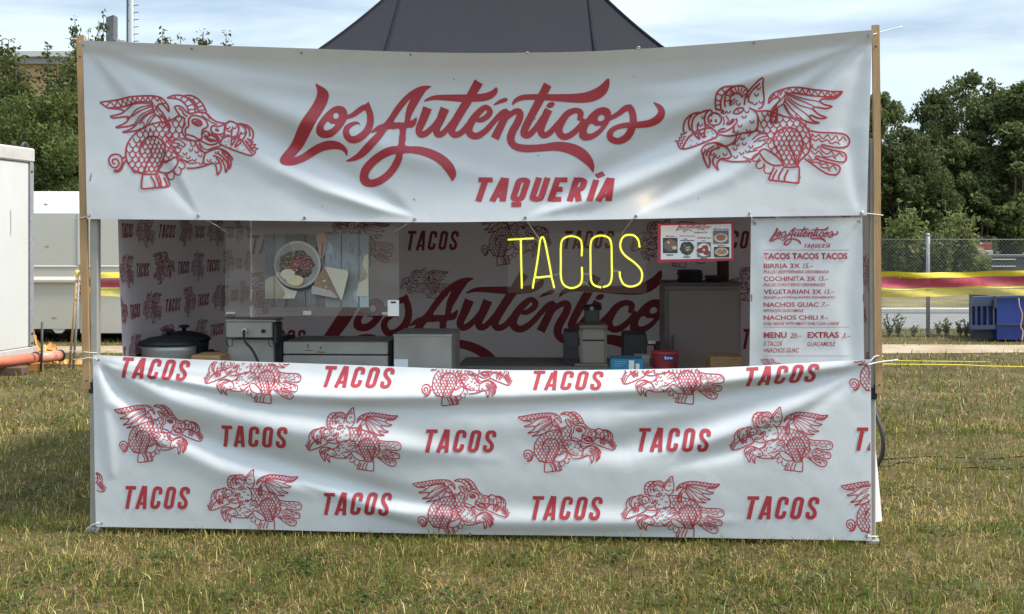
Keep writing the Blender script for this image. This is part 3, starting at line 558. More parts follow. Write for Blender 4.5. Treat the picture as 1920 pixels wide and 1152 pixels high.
# upper banner
UT = sm([(150, 79), (330, 88), (600, 98), (800, 105), (960, 106), (1150, 101), (1400, 83), (1632, 60)]); UB = sm([(160, 411), (400, 413), (778, 417), (980, 415), (1190, 411), (1400, 407), (1632, 404)])
def disp_up(x, y):
    # tension folds running from the tied corners to the tied lower eyelets
    z = ridge(x, y, [(160, 84), (330, 160), (520, 262), (660, 336), (776, 408)], 30, -.044, 1.25, .16)
    z += ridge(x, y, [(160, 84), (400, 168), (620, 244), (830, 310), (1000, 350)], 27, .034, 1.1, .16, (.04, .35))
    z += ridge(x, y, [(160, 84), (330, 192), (520, 312), (690, 384), (776, 408)], 24, .026, 1.2, .16, (.04, .10))
    z += ridge(x, y, [(162, 90), (240, 220), (372, 404)], 20, -.022, 1.2, .16, (.08, .03)); z += ridge(x, y, [(162, 90), (265, 200), (372, 404)], 16, .014, 1.2, .16, (.08, .03))
    z += ridge(x, y, [(160, 84), (280, 112), (460, 150), (700, 176)], 18, .020, 1.2, .14, (.04, .5))
    z += ridge(x, y, [(480, 300), (600, 356), (776, 408)], 12, .013, 1, .2, (.6, .04))
    z += ridge(x, y, [(1624, 73), (1440, 172), (1280, 256), (1120, 330), (986, 406)], 27, -.042, 1.25, .16)
    z += ridge(x, y, [(1624, 73), (1440, 148), (1270, 210), (1080, 270)], 24, .030, 1.1, .16, (.04, .4))
    z += ridge(x, y, [(1624, 73), (1430, 210), (1280, 300), (1110, 374), (986, 406)], 22, .026, 1.2, .16, (.04, .08))
    z += ridge(x, y, [(1624, 73), (1490, 200), (1340, 310), (1192, 402)], 22, -.030, 1.2, .16, (.05, .04)); z += ridge(x, y, [(1624, 73), (1520, 210), (1370, 330), (1192, 402)], 18, .012, 1.2, .16, (.05, .06))
    z += ridge(x, y, [(1624, 73), (1500, 108), (1350, 140), (1150, 166)], 17, -.022, 1.2, .16, (.05, .45)); z += ridge(x, y, [(1624, 73), (1500, 118), (1370, 156), (1200, 190)], 15, .016, 1.2, .16, (.05, .45))
    z += ridge(x, y, [(1622, 80), (1590, 240), (1612, 400)], 20, -.010, 1, .3)
    v = (y - UT(x)) / (UB(x) - UT(x)); u = (x - 157) / 1470
    z += .045 * np.clip(1 - (y - UT(x)) / 22, 0, 1) ** 1.2 + .06 * np.clip(1 - v / .2, 0, 1) ** 2 * np.sin(np.pi * np.clip(u, 0, 1)) ** .6
    z += .05 * np.sin(np.pi * np.clip(v, 0, 1)) * np.sin(np.pi * np.clip(u, 0, 1)) * -1
    z += wob(x, y, .0018, 170, 2) + wob(x, y, .0005, 60, 3)
    return z + .012
SU = surface(-.012, disp_up); mb = MB()
sheet(mb, SU, 157, 165, 1634, 1624, UT, UB, 360, 96)
lay(mb, LOGO.xy(lambda V: np.c_[500 + V[:, 0] / 3.84, 120 + V[:, 1] / 3.84]), SU, 1)
tq = Art().plus(TAQ); lay(mb, tq.to(891, 320, 1153, 388), SU, 1)
lay(mb, BULL.xy(lambda V: np.c_[180 + V[:, 0] / 5.484, 160 + V[:, 1] / 5.484]), SU, 1)
lay(mb, BOAR.xy(lambda V: np.c_[1260 + V[:, 0] / 5.237, 140 + V[:, 1] / 5.237]), SU, 1)
for x, y, l, sl in [(775, 373, 3, 1), (1008, 290, 2, .6), (173, 326, 14, -.15), (1002, 221, 2, 1), (604, 386, 2, .4), (1310, 372, 2, -.5), (1500, 332, 2, .7), (850, 148, 2, 1.2), (1188, 143, 2, .3)]:
    a = Art(); a.st([(x, y), (x + l * sl, y + l)], 1.3, smooth=False); lay(mb, a, SU, 2)
upb = mb.build('stall_banner', [VINYL, INK, DARK], label='wide white upper banner with large red script lettering between two winged beasts', cat='banner')
eyelets(upb, [(161, 87), (368, 96), (572, 104), (775, 108), (990, 107), (1195, 97), (1409, 86), (1625, 69), (169, 404), (373, 405), (572, 409), (778, 411), (985, 409), (1192, 406), (1405, 401), (1614, 400)], SU)
def onup(x, y, o=.006): return SU(np.array([x]), np.array([y]), o)[0]
cord(upb, [onup(161, 87), TX(tp(150, 80, -.006)), TX(tp(143, 74, .03)), TX(tp(122, 72, .12))])
cord(upb, [onup(1625, 69), TX(tp(1640, 64, -.008)), TX(tp(1660, 58, .02)), TX(tp(1692, 50, .05))])
cord(upb, [onup(373, 405), TX(tp(400, 420, .1)), TX(tp(428, 437, .22))]); cord(upb, [onup(778, 411), TX(tp(757, 424, .1)), TX(tp(733, 439, .22))])
cord(upb, [onup(1614, 400), TX(tp(1630, 401, -.012)), TX(tp(1656, 404, -.008))]); cord(upb, [onup(1614, 400), TX(tp(1620, 392, -.02)), TX(tp(1625, 386, -.012))]); cord(upb, [onup(169, 404), TX(tp(158, 408, -.012)), TX(tp(140, 411, .0))])
cord(upb, [onup(1405, 401), onup(1408, 408, .004), TX(tp(1412, 416, 0.0))])

# lower banner
LT = sm([(170, 665), (400, 676), (640, 684.5), (900, 694), (1100, 694.5), (1300, 691), (1400, 687), (1535, 679), (1640, 673)]); LB = sm([(170, 987), (480, 992), (800, 1000), (1100, 1004), (1640, 1013)])
def disp_lo(x, y):
    z = ridge(x, y, [(182, 676), (300, 704), (480, 735), (660, 742), (960, 738), (1230, 728), (1440, 706), (1634, 684)], 26, .040, .62, .35, (.04, .04))
    z += ridge(x, y, [(182, 676), (225, 735), (300, 785), (420, 838), (560, 876), (700, 915), (860, 950)], 26, -.034, 1.25, .2, (.03, .2)); z += ridge(x, y, [(182, 676), (214, 750), (290, 812), (420, 872), (560, 908), (720, 946)], 20, .020, 1.2, .2, (.03, .3))
    z += ridge(x, y, [(182, 676), (330, 750), (520, 800), (760, 836), (960, 862)], 28, .026, 1.0, .2, (.05, .25))
    z += ridge(x, y, [(184, 690), (205, 800), (215, 900)], 16, .010, 1, .3); z += ridge(x, y, [(182, 676), (260, 694), (420, 716), (600, 722)], 9, -.012, 1, .3)
    z += ridge(x, y, [(1634, 684), (1500, 738), (1330, 790), (1180, 835), (1000, 850)], 28, -.028, 1.3, .2, (.04, .25))
    z += ridge(x, y, [(1634, 684), (1500, 780), (1380, 840), (1240, 880)], 18, -.018, 1.3, .2, (.04, .25)); z += ridge(x, y, [(1634, 684), (1500, 758), (1340, 818), (1180, 862)], 18, .016, 1.2, .2, (.04, .3)); z += ridge(x, y, [(1634, 684), (1480, 718), (1330, 748), (1150, 770)], 16, -.014, 1.2, .25)
    z += ridge(x, y, [(640, 940), (800, 975), (960, 978), (1180, 978), (1400, 975)], 22, .022, .75, .35, (.15, .2)); z += ridge(x, y, [(560, 900), (720, 950), (860, 965)], 16, .012, .8, .3)
    z += ridge(x, y, [(700, 780), (900, 792), (1100, 786), (1300, 770)], 34, .012, 1, .3, (.3, .3))
    v = (y - LT(x)) / (LB(x) - LT(x)); u = (x - 175) / 1460
    z += .03 * np.sin(np.pi * np.clip(v, 0, 1)) * np.sin(np.pi * np.clip(u, 0, 1)) ** .7 - .03 * np.clip(1 - v / .22, 0, 1) * np.sin(np.pi * np.clip(u, 0, 1)) ** .6
    return z + wob(x, y, .0014, 210, 5) + wob(x, y, .0004, 60, 6) + .012
SLo = surface(-.02, disp_lo); mb = MB()
sheet(mb, SLo, 176, 181, 1632, 1633, LT, LB, 360, 96)
clipL = lambda V: (V[:, 0] > 177 + (V[:, 1] - 668) * .014) & (V[:, 0] < 1631.5) & (V[:, 1] > LT(V[:, 0]) + .5) & (V[:, 1] < LB(V[:, 0]) - .5)
for k, *b in [('B', 384, 640, 566, 755), ('A', 783, 652, 962, 759), ('B', 1163, 638, 1357, 758), ('A', 1582, 640, 1770, 752), ('A', 14, 596, 198, 704), ('A', 218, 758, 382, 866), ('B', 576, 762, 756, 881), ('A', 972, 770, 1157, 883), ('B', 1366, 762, 1560, 883),
              ('B', 390, 878, 568, 994), ('A', 775, 895, 957, 1006), ('B', 1164, 890, 1357, 1008), ('A', 1575, 900, 1760, 1016), ('A', 20, 852, 202, 960)]:
    lay(mb, beast(k, *b), SLo, 1, clipL)
for x0, y0, x1, y1, *ti in [(231, 671.5, 357, 712, .055), (609, 687, 740, 727, .03), (1000, 695, 1132, 730, .005), (1398, 684, 1535, 722, -.06), (418, 795, 545, 840), (800, 802, 932, 847), (1197, 801, 1332, 847), (1604, 800, 1737, 846), (237, 909, 359, 955), (609, 921, 736, 966), (998, 927, 1130, 973), (1399, 928, 1535, 974)]:
    lay(mb, TACOS.to(x0, y0, x1, y1, 0, *(ti or [.012])), SLo, 1, clipL)
lob = mb.build('counter_banner', [VINYL, INK], label='white lower banner with rows of red TACOS words and beasts, reaching the grass', cat='banner')
eyelets(lob, [(186, 674), (887, 702), (1626, 684), (191, 980), (882, 1000), (1624, 1004)], SLo)
def onlo(x, y, o=.006): return SLo(np.array([x]), np.array([y]), o)[0]
cord(lob, [onlo(186, 674), TX(tp(168, 671, -.02)), TX(tp(150, 674, -.01)), TX(tp(137, 674, .06))]); cord(lob, [TX(tp(182, 662, .005)), TX(tp(164, 661, -.012)), TX(tp(132, 658, .06))])
cord(lob, [onlo(1626, 684), TX(tp(1640, 669, -.012)), TX(tp(1656, 668, .01))]); cord(lob, [onlo(1626, 684), TX(tp(1645, 680, -.014)), TX(tp(1684, 675, .0))], .004)
cord(lob, [onlo(191, 980), TX(tp(180, 982, -.03)), TX(tp(168, 988, -.02)), TX(tp(170, 1000, .02))]); cord(lob, [onlo(188, 984), TX(tp(184, 992, -.03)), TX(tp(178, 1001, -.02))]); cord(lob, [onlo(1624, 1004), TX(tp(1638, 1006, -.02)), TX(tp(1646, 1006, .03))])

# menu banner on the right
def disp_me(x, y): return wob(x, y, .0016, 90, 8) + ridge(x, y, [(1412, 416), (1450, 560), (1440, 700)], 24, .008) - ridge(x, y, [(1612, 416), (1590, 560), (1600, 700)], 20, .008)
SM = surface(.006, disp_me); mb = MB()
MT = itp([(1400, 410), (1630, 408)]); MBt = itp([(1400, 735), (1630, 735)])
sheet(mb, SM, 1408, 1405, 1617, 1621, MT, MBt, 60, 80)
def cm(x, y): return 1400 + x / 3.84, 400 + y / 3.84
def mtext(t, x0, x1, y0, y1, bold=0.0, sl=0.0):
    a = text(t, bold, sl); X0, Y0 = cm(x0, y0); X1, Y1 = cm(x1, y1); lay(mb, a.to(X0, Y0, X1, Y1), SM, 1, off=.0042)
lay(mb, LOGO.to(*cm(163, 95), *cm(660, 232)), SM, 1, off=.0042); lay(mb, Art().plus(TAQS).to(*cm(414, 212), *cm(600, 254)), SM, 1, off=.0042)
for y in (265, 820, 1027):
    a = Art(); a.st([cm(118, y), cm(740, y + 1)], .6, smooth=False); lay(mb, a, SM, 1, off=.0042)
mtext('TACOS TACOS TACOS', 120, 725, 286, 331, .03)
for t1, e1, p, q0, q1, y0, sub, e2 in [('BIRRIA 3X', 383, '15.–', 402, 478, 362, 'PULLED BEEF/TERNERA DESHEBRADA', 590), ('COCHINITA 3X', 497, '15.–', 515, 590, 455, 'PULLED PORK/CERDO DESHEBRADO', 565), ('VEGETARIAN 3X', 538, '15.–', 557, 632, 548, 'PULLED pLANTED/pLANTED DESHEBRADO', 635), ('NACHOS GUAC', 517, '7.–', 537, 594, 641, 'WITH/CON GUACAMOLE', 410), ('NACHOS CHILI', 510, '9.–', 530, 589, 734, 'CHILI BEANS WITH MEAT/ CHILI CON CARNE', 667)]:
    mtext(t1, 120, e1, y0, y0 + 33, .018); mtext(p, q0, q1, y0, y0 + 33, .01, .3); mtext(sub, 119, e2, y0 + 49, y0 + 71, .015, .3)
mtext('MENU', 120, 286, 855, 898, .03); mtext('20.–', 312, 394, 862, 899, .01, .3); mtext('EXTRAS', 437, 664, 855, 898, .03); mtext('3.–', 690, 750, 864, 900, .01, .3)
mtext('3 TACOS', 119, 256, 922, 955, .01, .25); mtext('GUACAMOLE', 436, 640, 925, 957, .01, .25); mtext('+NACHOS GUAC', 119, 377, 970, 1003, .01, .25)
lay(mb, beast('A', 1425, 672, 1466, 700), SM, 1, off=.0042)
for x, y in ((35, 585), (840, 585)):
    a = Art(); a.st([cm(x, y), cm(x, y + 50)], 1.6, smooth=False); lay(mb, a, SM, 2, off=.003)
men = mb.build('menu_banner', [VINYL, INKM, DARK], label='narrow white menu banner with red dish names and prices right of the opening', cat='banner')
eyelets(men, [(1415, 419), (1611, 415.5)], SM)
cord(men, [TX(tp(1611, 415, -.004)), TX(tp(1614, 409, -.012)), onup(1614, 400)])

# ------------------------------------------------------------------ printed tent walls
def wallmesh(fn, nu, nv, art, name, label, pw=1):
    mb = MB(); U = np.linspace(0, 1, nu) ** pw; V = np.linspace(0, 1, nv); mb.grid(np.array([[fn(u, v, 0) for u in U] for v in V]), 0)
    for A in art:
        for i, (P, fc) in enumerate(A.p):
            k = (P[:, 0] >= 0) & (P[:, 0] <= 1) & (P[:, 1] >= 0) & (P[:, 1] <= 1)
            f2 = [f for f in fc if all(k[j] for j in f)]
            if f2: mb.add(np.array([fn(p[0], p[1], .004 + (i % 30) * .00003) for p in P]), f2, 1, True)
    return mb.build(name, [WALLV, INKW], label=label, cat='tent wall')
def unit(A, f): return A.xy(f)
HW = 2.12
def left_wall(u, v, o):
    d = .17 + u * (DB - .24); h = .02 + v * HW; e = .10 * max(0, 1 - u / .12) ** 2 * max(0, 1 - v) ** 1
    return TX(np.array([[.05 + o + .016 * math.sin(u * 17 + v * 2) + .012 * math.sin(v * 6 + u * 5) + .03 * u * (v - .5), d + e, h]]))[0]
arts = []
DL = DB - .24
for ri, (h, off) in enumerate([(1.705, .29), (1.463, .58), (1.22, .42), (.985, .70), (.74, .3), (.5, .6), (.26, .4)]):
    for k in range(-1, 5):
        dc = off - .17 + .63 * k + .04
        arts.append(TACOS.to(dc - .11, -(h + .046), dc + .11, -(h - .046)).xy(lambda V: np.c_[V[:, 0] / DL, (-V[:, 1] - .02) / HW]))
        arts.append(beast('BA'[(k + ri) % 2], dc + .16, -(h + .11), dc + .47, -(h - .1)).xy(lambda V: np.c_[V[:, 0] / DL, (-V[:, 1] - .02) / HW]))
wallmesh(left_wall, 50, 30, arts, 'side_wall', 'left fabric side wall of the tent printed with small red words and beasts')
def back_wall(u, v, o):
    return TX(np.array([[.03 + u * (SR - .06), DB - .07 - o + .02 * math.sin(u * 11 + v) + .012 * math.sin(u * 29 + v * 5), .02 + v * HW]]))[0]
def bw(A):
    def f(V):
        s, h = pl(V[:, 0], V[:, 1], DB - .07); return np.c_[(s - .03) / (SR - .06), (h - .02) / HW]
    return A.xy(f)
arts = [bw(LOGO.xy(lambda V: np.c_[889 + (V[:, 0] - 1185) * .2747, 522 + (V[:, 1] - 160) * .267])), bw(Art().plus(TAQ).to(905, 700, 1195, 772))]
for b in [(765, 432, 861, 471), (472, 440, 560, 478), (1058, 432, 1152, 468), (1330, 432, 1424, 468), (480, 618, 573, 650), (1392, 615, 1490, 655), (560, 780, 655, 815), (1230, 780, 1325, 815)]: arts.append(bw(TACOS.to(*b)))
for k, *b in [('B', 590, 408, 738, 500), ('A', 895, 396, 1035, 498), ('B', 1180, 408, 1330, 502), ('B', 750, 502, 846, 560), ('A', 455, 510, 560, 590), ('B', 1358, 495, 1480, 582)]: arts.append(bw(beast(k, *b)))
wallmesh(back_wall, 60, 24, arts, 'back_wall', 'rear fabric wall of the tent carrying the same script in large dark red letters')
def right_wall(u, v, o):
    d = .17 + u * (DB - .24); h = .10 + v * (HW - .08)
    k = max(0, 1 - v / .36) ** .9; e = .072 * k * (min(1, u / .02) if u < .02 else max(0, 1 - (u - .02) / .10))
    return TX(np.array([[SR - .008 + .012 * k + e - o + .008 * math.sin(u * 13 + v * 3), (d if u > .10 else (.072 + 2.6 * u if u < .02 else .124 + (u - .02) / .08 * (.046 + .10 * (DB - .24)))), h]]))[0]
arts = []
for ri, (h, off) in enumerate([(1.70, .29), (1.46, .58), (1.22, .42), (.985, .70)]):
    for k in range(0, 4):
        dc = DL - (off - .17 + .63 * k)
        arts.append(TACOS.xy(lambda V: V).to(0, -(h + .046), .22, -(h - .046)).xy(lambda V: np.c_[(dc + .11 - V[:, 0]) / DL, (-V[:, 1] - .10) / (HW - .08)]))
        arts.append(beast('BA'[(k + ri) % 2], 0, -(h + .11), .31, -(h - .1)).xy(lambda V: np.c_[(dc - .16 - V[:, 0]) / DL, (-V[:, 1] - .10) / (HW - .08)]))
wallmesh(right_wall, 60, 40, arts, 'side_wall', 'right fabric side wall of the tent whose white lower edge flares out onto the grass', 2)
# ------------------------------------------------------------------ things hung in the opening
NEON = mat('neon_tube', (0.6, 0.56, 0.05), 0.4, emit=(.80, 0.82, 0.03), estr=.50)
NEONC = mat('neon_core', (0.7, 0.68, 0.2), 0.4, emit=(0.95, 0.92, 0.10), estr=.62)
CLEAR = mat('clear_acrylic', (0.75, 0.75, 0.73), 0.12, alpha=.025)
DN = .16
neon = empty('neon_sign', tuple(TX(tp(1080, 545, DN))), 'glowing yellow tube lettering reading TACOS hung in the stall opening', 'neon sign')
def nx(x, y): return (880 + x / 3.556, 400 + y / 3.556)
def tubeletter(paths):
    m = TMB()
    for P, closed in paths:
        Q = cr_smooth(np.array([nx(*p) for p in P]), closed, 6) if len(P) > 2 else np.array([nx(*p) for p in P]); W = [tp(x, y, DN) for x, y in Q]
        m.tube(W, .0059, 8, closed=closed); m.tube([w + np.array([0, -.0052, 0]) for w in W], .0027, 6, mi=1, closed=closed)
        for w in (W[0], W[len(W) // 2]): m.tube([w, w + np.array([0, .02, 0])], .004, 6, mi=2)
    return m.build('letter_tube', [NEON, NEONC, BLACK], neon)
tubeletter([([(256, 177), (430, 168)], 0), ([(343, 178), (346, 340), (350, 503)], 0)])
tubeletter([([(422, 503), (436, 430), (460, 430), (530, 422), (548, 430), (566, 500)], 0), ([(436, 425), (455, 310), (472, 185), (486, 160), (502, 185), (528, 310), (549, 425)], 0)])
tubeletter([([(749, 288), (750, 215), (735, 172), (680, 153), (628, 170), (611, 215), (610, 320), (611, 430), (632, 480), (680, 500), (732, 482), (751, 440), (750, 358)], 0)])
tubeletter([([(880, 497), (832, 480), (811, 440), (808, 320), (809, 205), (830, 163), (878, 150), (925, 163), (946, 205), (949, 320), (949, 430), (930, 478), (890, 494)], 0)])
tubeletter([([(1135, 230), (1128, 185), (1105, 155), (1070, 145), (1030, 155), (1008, 195), (1010, 240), (1040, 285), (1100, 330), (1142, 375), (1152, 420), (1135, 468), (1080, 490), (1030, 475), (1006, 430), (1002, 390)], 0)])
for P in [[(420, 168), (450, 180), (468, 186)], [(566, 415), (600, 400), (612, 408)], [(752, 395), (780, 410), (806, 400)], [(950, 395), (980, 382), (1002, 392)], [(749, 470), (775, 462), (800, 490)]]:
    m = TMB(); m.tube([tp(*nx(*p), DN + .004) for p in P], .0018, 5); m.build('link_wire', CORD, neon)
for (a, b, e) in [((985, 410), (1010, 447), .004), ((1190, 407), (1166, 438), .004)]:
    m = TMB(); m.tube([tp(*a, .02), tp(*b, DN)], .0022, 5); m.build('hanging_wire', CORD, neon)
m = TMB(); s0, h1 = pl(952, 437, DN + .024); s1, h0 = pl(1212, 550, DN + .024); m.box((s0, DN + .022, h0), (s1, DN + .026, h1)); m.build('backing_panel', CLEAR, neon)

def printed(name, d, x0, y0, x1, y1, mats, label, cat, th=.006, base=0, skew=0.0):
    """flat card in the plane d; returns (builder, function laying a picture polygon on its face)"""
    m = TMB(); c = [(x0, y0 + skew), (x1, y0), (x1, y1), (x0, y1 + skew)]
    P = [tp(*p, d) for p in c]; v = P + [p + np.array([0, th, 0]) for p in P]
    m.add(v, [(3, 2, 1, 0)[::-1], (4, 7, 6, 5)[::-1], (0, 4, 5, 1), (1, 5, 6, 2), (2, 6, 7, 3), (3, 7, 4, 0)], base)
    st = [0]
    def poly(pts, mi, smooth=False, lvl=None):
        st[0] += 1; pts = np.array(pts, float)
        if smooth: pts = cr_smooth(pts, True, 4)
        m.add([tp(p[0], p[1], d - .0004 - .00012 * st[0]) for p in pts], [tuple(range(len(pts)))[::-1]], mi)
    def art(a, mi):
        st[0] += 1
        for V, fc in a.p: m.add(np.array([tp(p[0], p[1], d - .0004 - .00012 * st[0]) for p in V]), fc, mi)
    return m, poly, art
def ell(cx, cy, rx, ry, n=26, j=0.0): return [(cx + rx * (1 + random.uniform(-j, j)) * math.cos(2 * math.pi * i / n), cy + ry * (1 + random.uniform(-j, j)) * math.sin(2 * math.pi * i / n)) for i in range(n)]
CM = {}
def cmat(c, rough=.5):
    k = tuple(round(x, 3) for x in c)
    if k not in CM: CM[k] = mat('print_colour', c, rough, noise=.10, nscale=60)
    return CM[k]

# price card with red rim
pm = [cmat((.42, .03, .07)), PAPER, INKM, cmat((.05, .055, .06)), cmat((.6, .55, .48)), cmat((.35, .13, .08)), cmat((.5, .25, .1)), cmat((.12, .13, .05)), cmat((.30, .06, .05)), cmat((.7, .6, .35)), cmat((.16, .15, .14)), cmat((.02, .02, .02))]
m, poly, art = printed('price_card', .05, 1233, 416, 1376, 489, pm, '', '', skew=4)
poly([(1239, 423.5), (1371, 420), (1371, 484.5), (1239, 487)], 1)
def cc(x, y): return 1220 + x / 10.472, 400 + y / 10.472
art(LOGO.to(*cc(495, 205), *cc(1190, 380)), 2); art(text('taqueria', .02, .3).to(*cc(850, 355), *cc(1110, 410)), 2)
for t_, x0, y0, x1, y1 in [('fish taco', 295, 432, 475, 470), ('birria taco/3q', 570, 432, 870, 470), ('beef', 650, 490, 720, 520), ('cochinita taco', 905, 462, 1185, 500), ('pork', 1000, 520, 1080, 555), ('chili con carne', 1230, 292, 1530, 328), ('nachos', 1315, 618, 1460, 652)]: art(text(t_, .03).to(*cc(x0, y0), *cc(x1, y1)), 2)
for t_, x0, y0, x1, y1 in [('EUR15', 315, 805, 440, 840), ('EUR15', 650, 842, 775, 880), ('EUR15', 985, 868, 1105, 900)]: art(text(t_, .03).to(*cc(x0, y0), *cc(x1, y1)), 11)
def rect(x0, y0, x1, y1, mi): poly([cc(x0, y0), cc(x1, y0), cc(x1, y1), cc(x0, y1)], mi)
rect(240, 485, 528, 785, 3); poly([cc(*p) for p in ell(385, 630, 132, 120)], 10); poly([cc(*p) for p in ell(395, 600, 55, 80, 16, .2)], 5); poly([cc(*p) for p in ell(350, 575, 25, 25, 12, .2)], 4); poly([cc(*p) for p in ell(470, 680, 50, 35, 14, .1)], 9)
rect(578, 528, 856, 545, 10); poly([cc(*p) for p in ell(715, 690, 140, 130, 26, .08)], 3)
for _ in range(26): a = random.uniform(0, 6.3); q = random.uniform(0, 100); poly([cc(*p) for p in ell(715 + q * math.cos(a), 690 + q * math.sin(a), random.uniform(10, 30), random.uniform(8, 16), 8, .3)], random.choice([7, 10, 5, 9, 7, 6]))
rect(918, 568, 1182, 860, 10); poly([cc(*p) for p in ell(1045, 720, 128, 128)], 1)
for x, y in ((1070, 680), (975, 735), (1095, 770)): poly([cc(*p) for p in ell(x, y, 70, 55, 16, .08)], 8)
poly([cc(*p) for p in ell(1045, 722, 26, 26, 12)], 9)
rect(1228, 340, 1532, 595, 10); poly([cc(*p) for p in ell(1378, 488, 135, 88)], 4); poly([cc(*p) for p in ell(1378, 475, 98, 62, 20, .1)], 5)
rect(1246, 662, 1545, 862, 3); poly([cc(*p) for p in ell(1395, 760, 132, 82)], 4); poly([cc(*p) for p in ell(1390, 755, 105, 58, 20, .12)], 6)
for _ in range(14): poly([cc(*p) for p in ell(1395 + random.uniform(-85, 85), 755 + random.uniform(-40, 40), random.uniform(10, 22), random.uniform(7, 14), 7, .3)], random.choice([7, 5, 9, 6, 6]))
m.build('price_card', pm, label='small red rimmed price card with five dish photos hanging beside the menu banner', cat='price card')

# clear plastic sheet with the food poster behind it
FILM = bpy.data.materials.new('clear_film'); FILM.use_nodes = True; t = FILM.node_tree; t.nodes.clear()
of = N(t, 'ShaderNodeOutputMaterial'); tr = N(t, 'ShaderNodeBsdfTransparent'); gl = N(t, 'ShaderNodeBsdfGlossy'); df = N(t, 'ShaderNodeBsdfDiffuse'); m1 = N(t, 'ShaderNodeMixShader'); m2 = N(t, 'ShaderNodeMixShader'); fr = N(t, 'ShaderNodeFresnel')
tr.inputs['Color'].default_value = (.97, .95, .93, 1); gl.inputs['Roughness'].default_value = .08; df.inputs['Color'].default_value = (.55, .50, .45, 1); m1.inputs['Fac'].default_value = .17; fr.inputs['IOR'].default_value = 1.35
t.links.new(tr.outputs[0], m1.inputs[1]); t.links.new(df.outputs[0], m1.inputs[2]); t.links.new(fr.outputs[0], m2.inputs['Fac']); t.links.new(m1.outputs[0], m2.inputs[1]); t.links.new(gl.outputs[0], m2.inputs[2]); t.links.new(m2.outputs[0], of.inputs['Surface'])
SF = surface(.22, lambda x, y: .006 * np.sin(x * .045 + y * .02) + .004 * np.sin(y * .09 - x * .02)); mb = MB()
sheet(mb, SF, 423, 421, 747, 749, itp([(400, 428), (760, 424)]), itp([(400, 594), (760, 592)]), 60, 40)
fs = mb.build('plastic_sheet', FILM, label='clear plastic splash sheet strung up behind the upper banner, in front of the food poster', cat='plastic sheet')
cr_ = cmat((.5, .47, .4))
for x0, y0, x1, y1 in [(568, 583, 584, 591), (424, 585, 441, 589), (716, 586, 727, 590)]: m = TMB(); m.box(tp(x0, y1, .206), tp(x1, y0, .209), 0); m.build('tape_patch', cr_, fs)
pw = [cmat((.20, .23, .27)), cmat((.03, .033, .04)), cmat((.36, .43, .48)), cmat((.13, .145, .18)), cmat((.55, .50, .39)), cmat((.52, .49, .45)), cmat((.36, .34, .33)), cmat((.55, .48, .30)), cmat((.48, .17, .17)), cmat((.52, .28, .06)), cmat((.16, .17, .07)), cmat((.10, .07, .07)), cmat((.42, .27, .22)), cmat((.50, .47, .38)), cmat((.26, .17, .12))]
m, poly, art = printed('food_poster', .235, 496, 441, 692, 577, pw, '', '', skew=-2)
# a drawn still life: boards, patches of sunlit board, a bowl, a folded napkin
xs = [496, 514, 536, 573, 594, 608, 640, 673, 692]
for i in range(8):
    x0, x1 = xs[i], xs[i + 1]; poly([(x0 + .5, 440), (x1 - .5, 440), (x1 - .5, 576.5), (x0 + .5, 576.5)], [3, 0, 3, 0, 3, 2, 2, 2][i])
    for _ in range(14):
        x = random.uniform(x0 + 1, x1 - 2); y = random.uniform(442, 556); l = random.uniform(6, 22); poly([(x, y), (x + random.uniform(.4, 1.1), y + 1), (x + random.uniform(-.3, .9), y + l), (x - .3, y + l)], random.choice([0, 2, 3, 3, 1]))
for x in xs[1:-1]: poly([(x - .7, 440), (x + .7, 440), (x + .7, 576.5), (x - .7, 576.5)], 1)
poly([(505, 520), (517, 516), (545, 540), (558, 545), (552, 560), (497, 561), (497, 526)], 4); poly([(683, 480), (690, 476), (691, 556), (668, 556), (674, 520)], 4); poly([(513.3, 516), (514.7, 516), (514.7, 561), (513.3, 561)], 1)
poly([(594, 440), (612, 440), (613, 462), (606, 482), (600, 484), (596, 466)], 12, True); poly([(604, 455), (606, 455), (604, 482), (602, 482)], 11)
poly(ell(559, 501, 44.5, 45), 1); poly(ell(557.5, 496.5, 44, 44.5, 40), 5); poly(ell(557.5, 496.5, 40, 40, 40), 6)
poly(ell(555, 497, 34, 27, 22, .12), 11)
for _ in range(320):
    a = random.uniform(0, 6.3); q = random.uniform(0, 1) ** .6; x = 556 + 33 * q * math.cos(a); y = 496 + 25 * q * math.sin(a)
    mi = 8 if (abs(x - 570) < 15 and abs(y - 491) < 12) or (abs(x - 549) < 7 and abs(y - 493) < 7) else (9 if (x > 574 and y < 488) or (x < 552 and y > 502) else random.choice([11, 10, 14, 11, 10, 6, 9]))
    poly(ell(x, y, random.uniform(.7, 2.6), random.uniform(.5, 1.5), 6, .35), mi)
poly(ell(553, 526, 16, 10, 16, .06), 7); poly(ell(540, 515, 14, 10, 14, .08), 13)
poly([(606, 503), (612, 498), (636, 556), (628, 560), (585, 551), (590, 528)], 14); poly([(585, 536), (620, 545), (636, 560), (584, 551)], 6)
for _ in range(24): poly(ell(random.uniform(600, 624), random.uniform(518, 545), random.uniform(1.5, 4), random.uniform(1, 3), 7, .3), random.choice([10, 10, 7, 14]))
poly([(608, 500), (651, 507), (653, 515), (641, 564), (638, 561)], 13); poly([(609, 500.5), (651, 507), (652, 513), (615, 510)], 4)
m.build('food_poster', pw, label='landscape food poster of a bowl and folded napkin on grey blue boards', cat='poster')
m, poly, art = printed('notice_card', .205, 727, 563, 748, 593, [PAPER, DARK], '', '', th=.003)
poly([(732.5, 565.5), (742.5, 565.5), (742.5, 569), (732.5, 569)], 1)
m.build('notice_card', [PAPER, DARK], label='tiny white notice card at the lower right corner of the plastic sheet', cat='card')
BULB = mat('lamp_glow', (1, .8, .5), .5, emit=(1, .62, .25), estr=9.0)
m = TMB(); c = tp(1206, 380, .10); hb = c
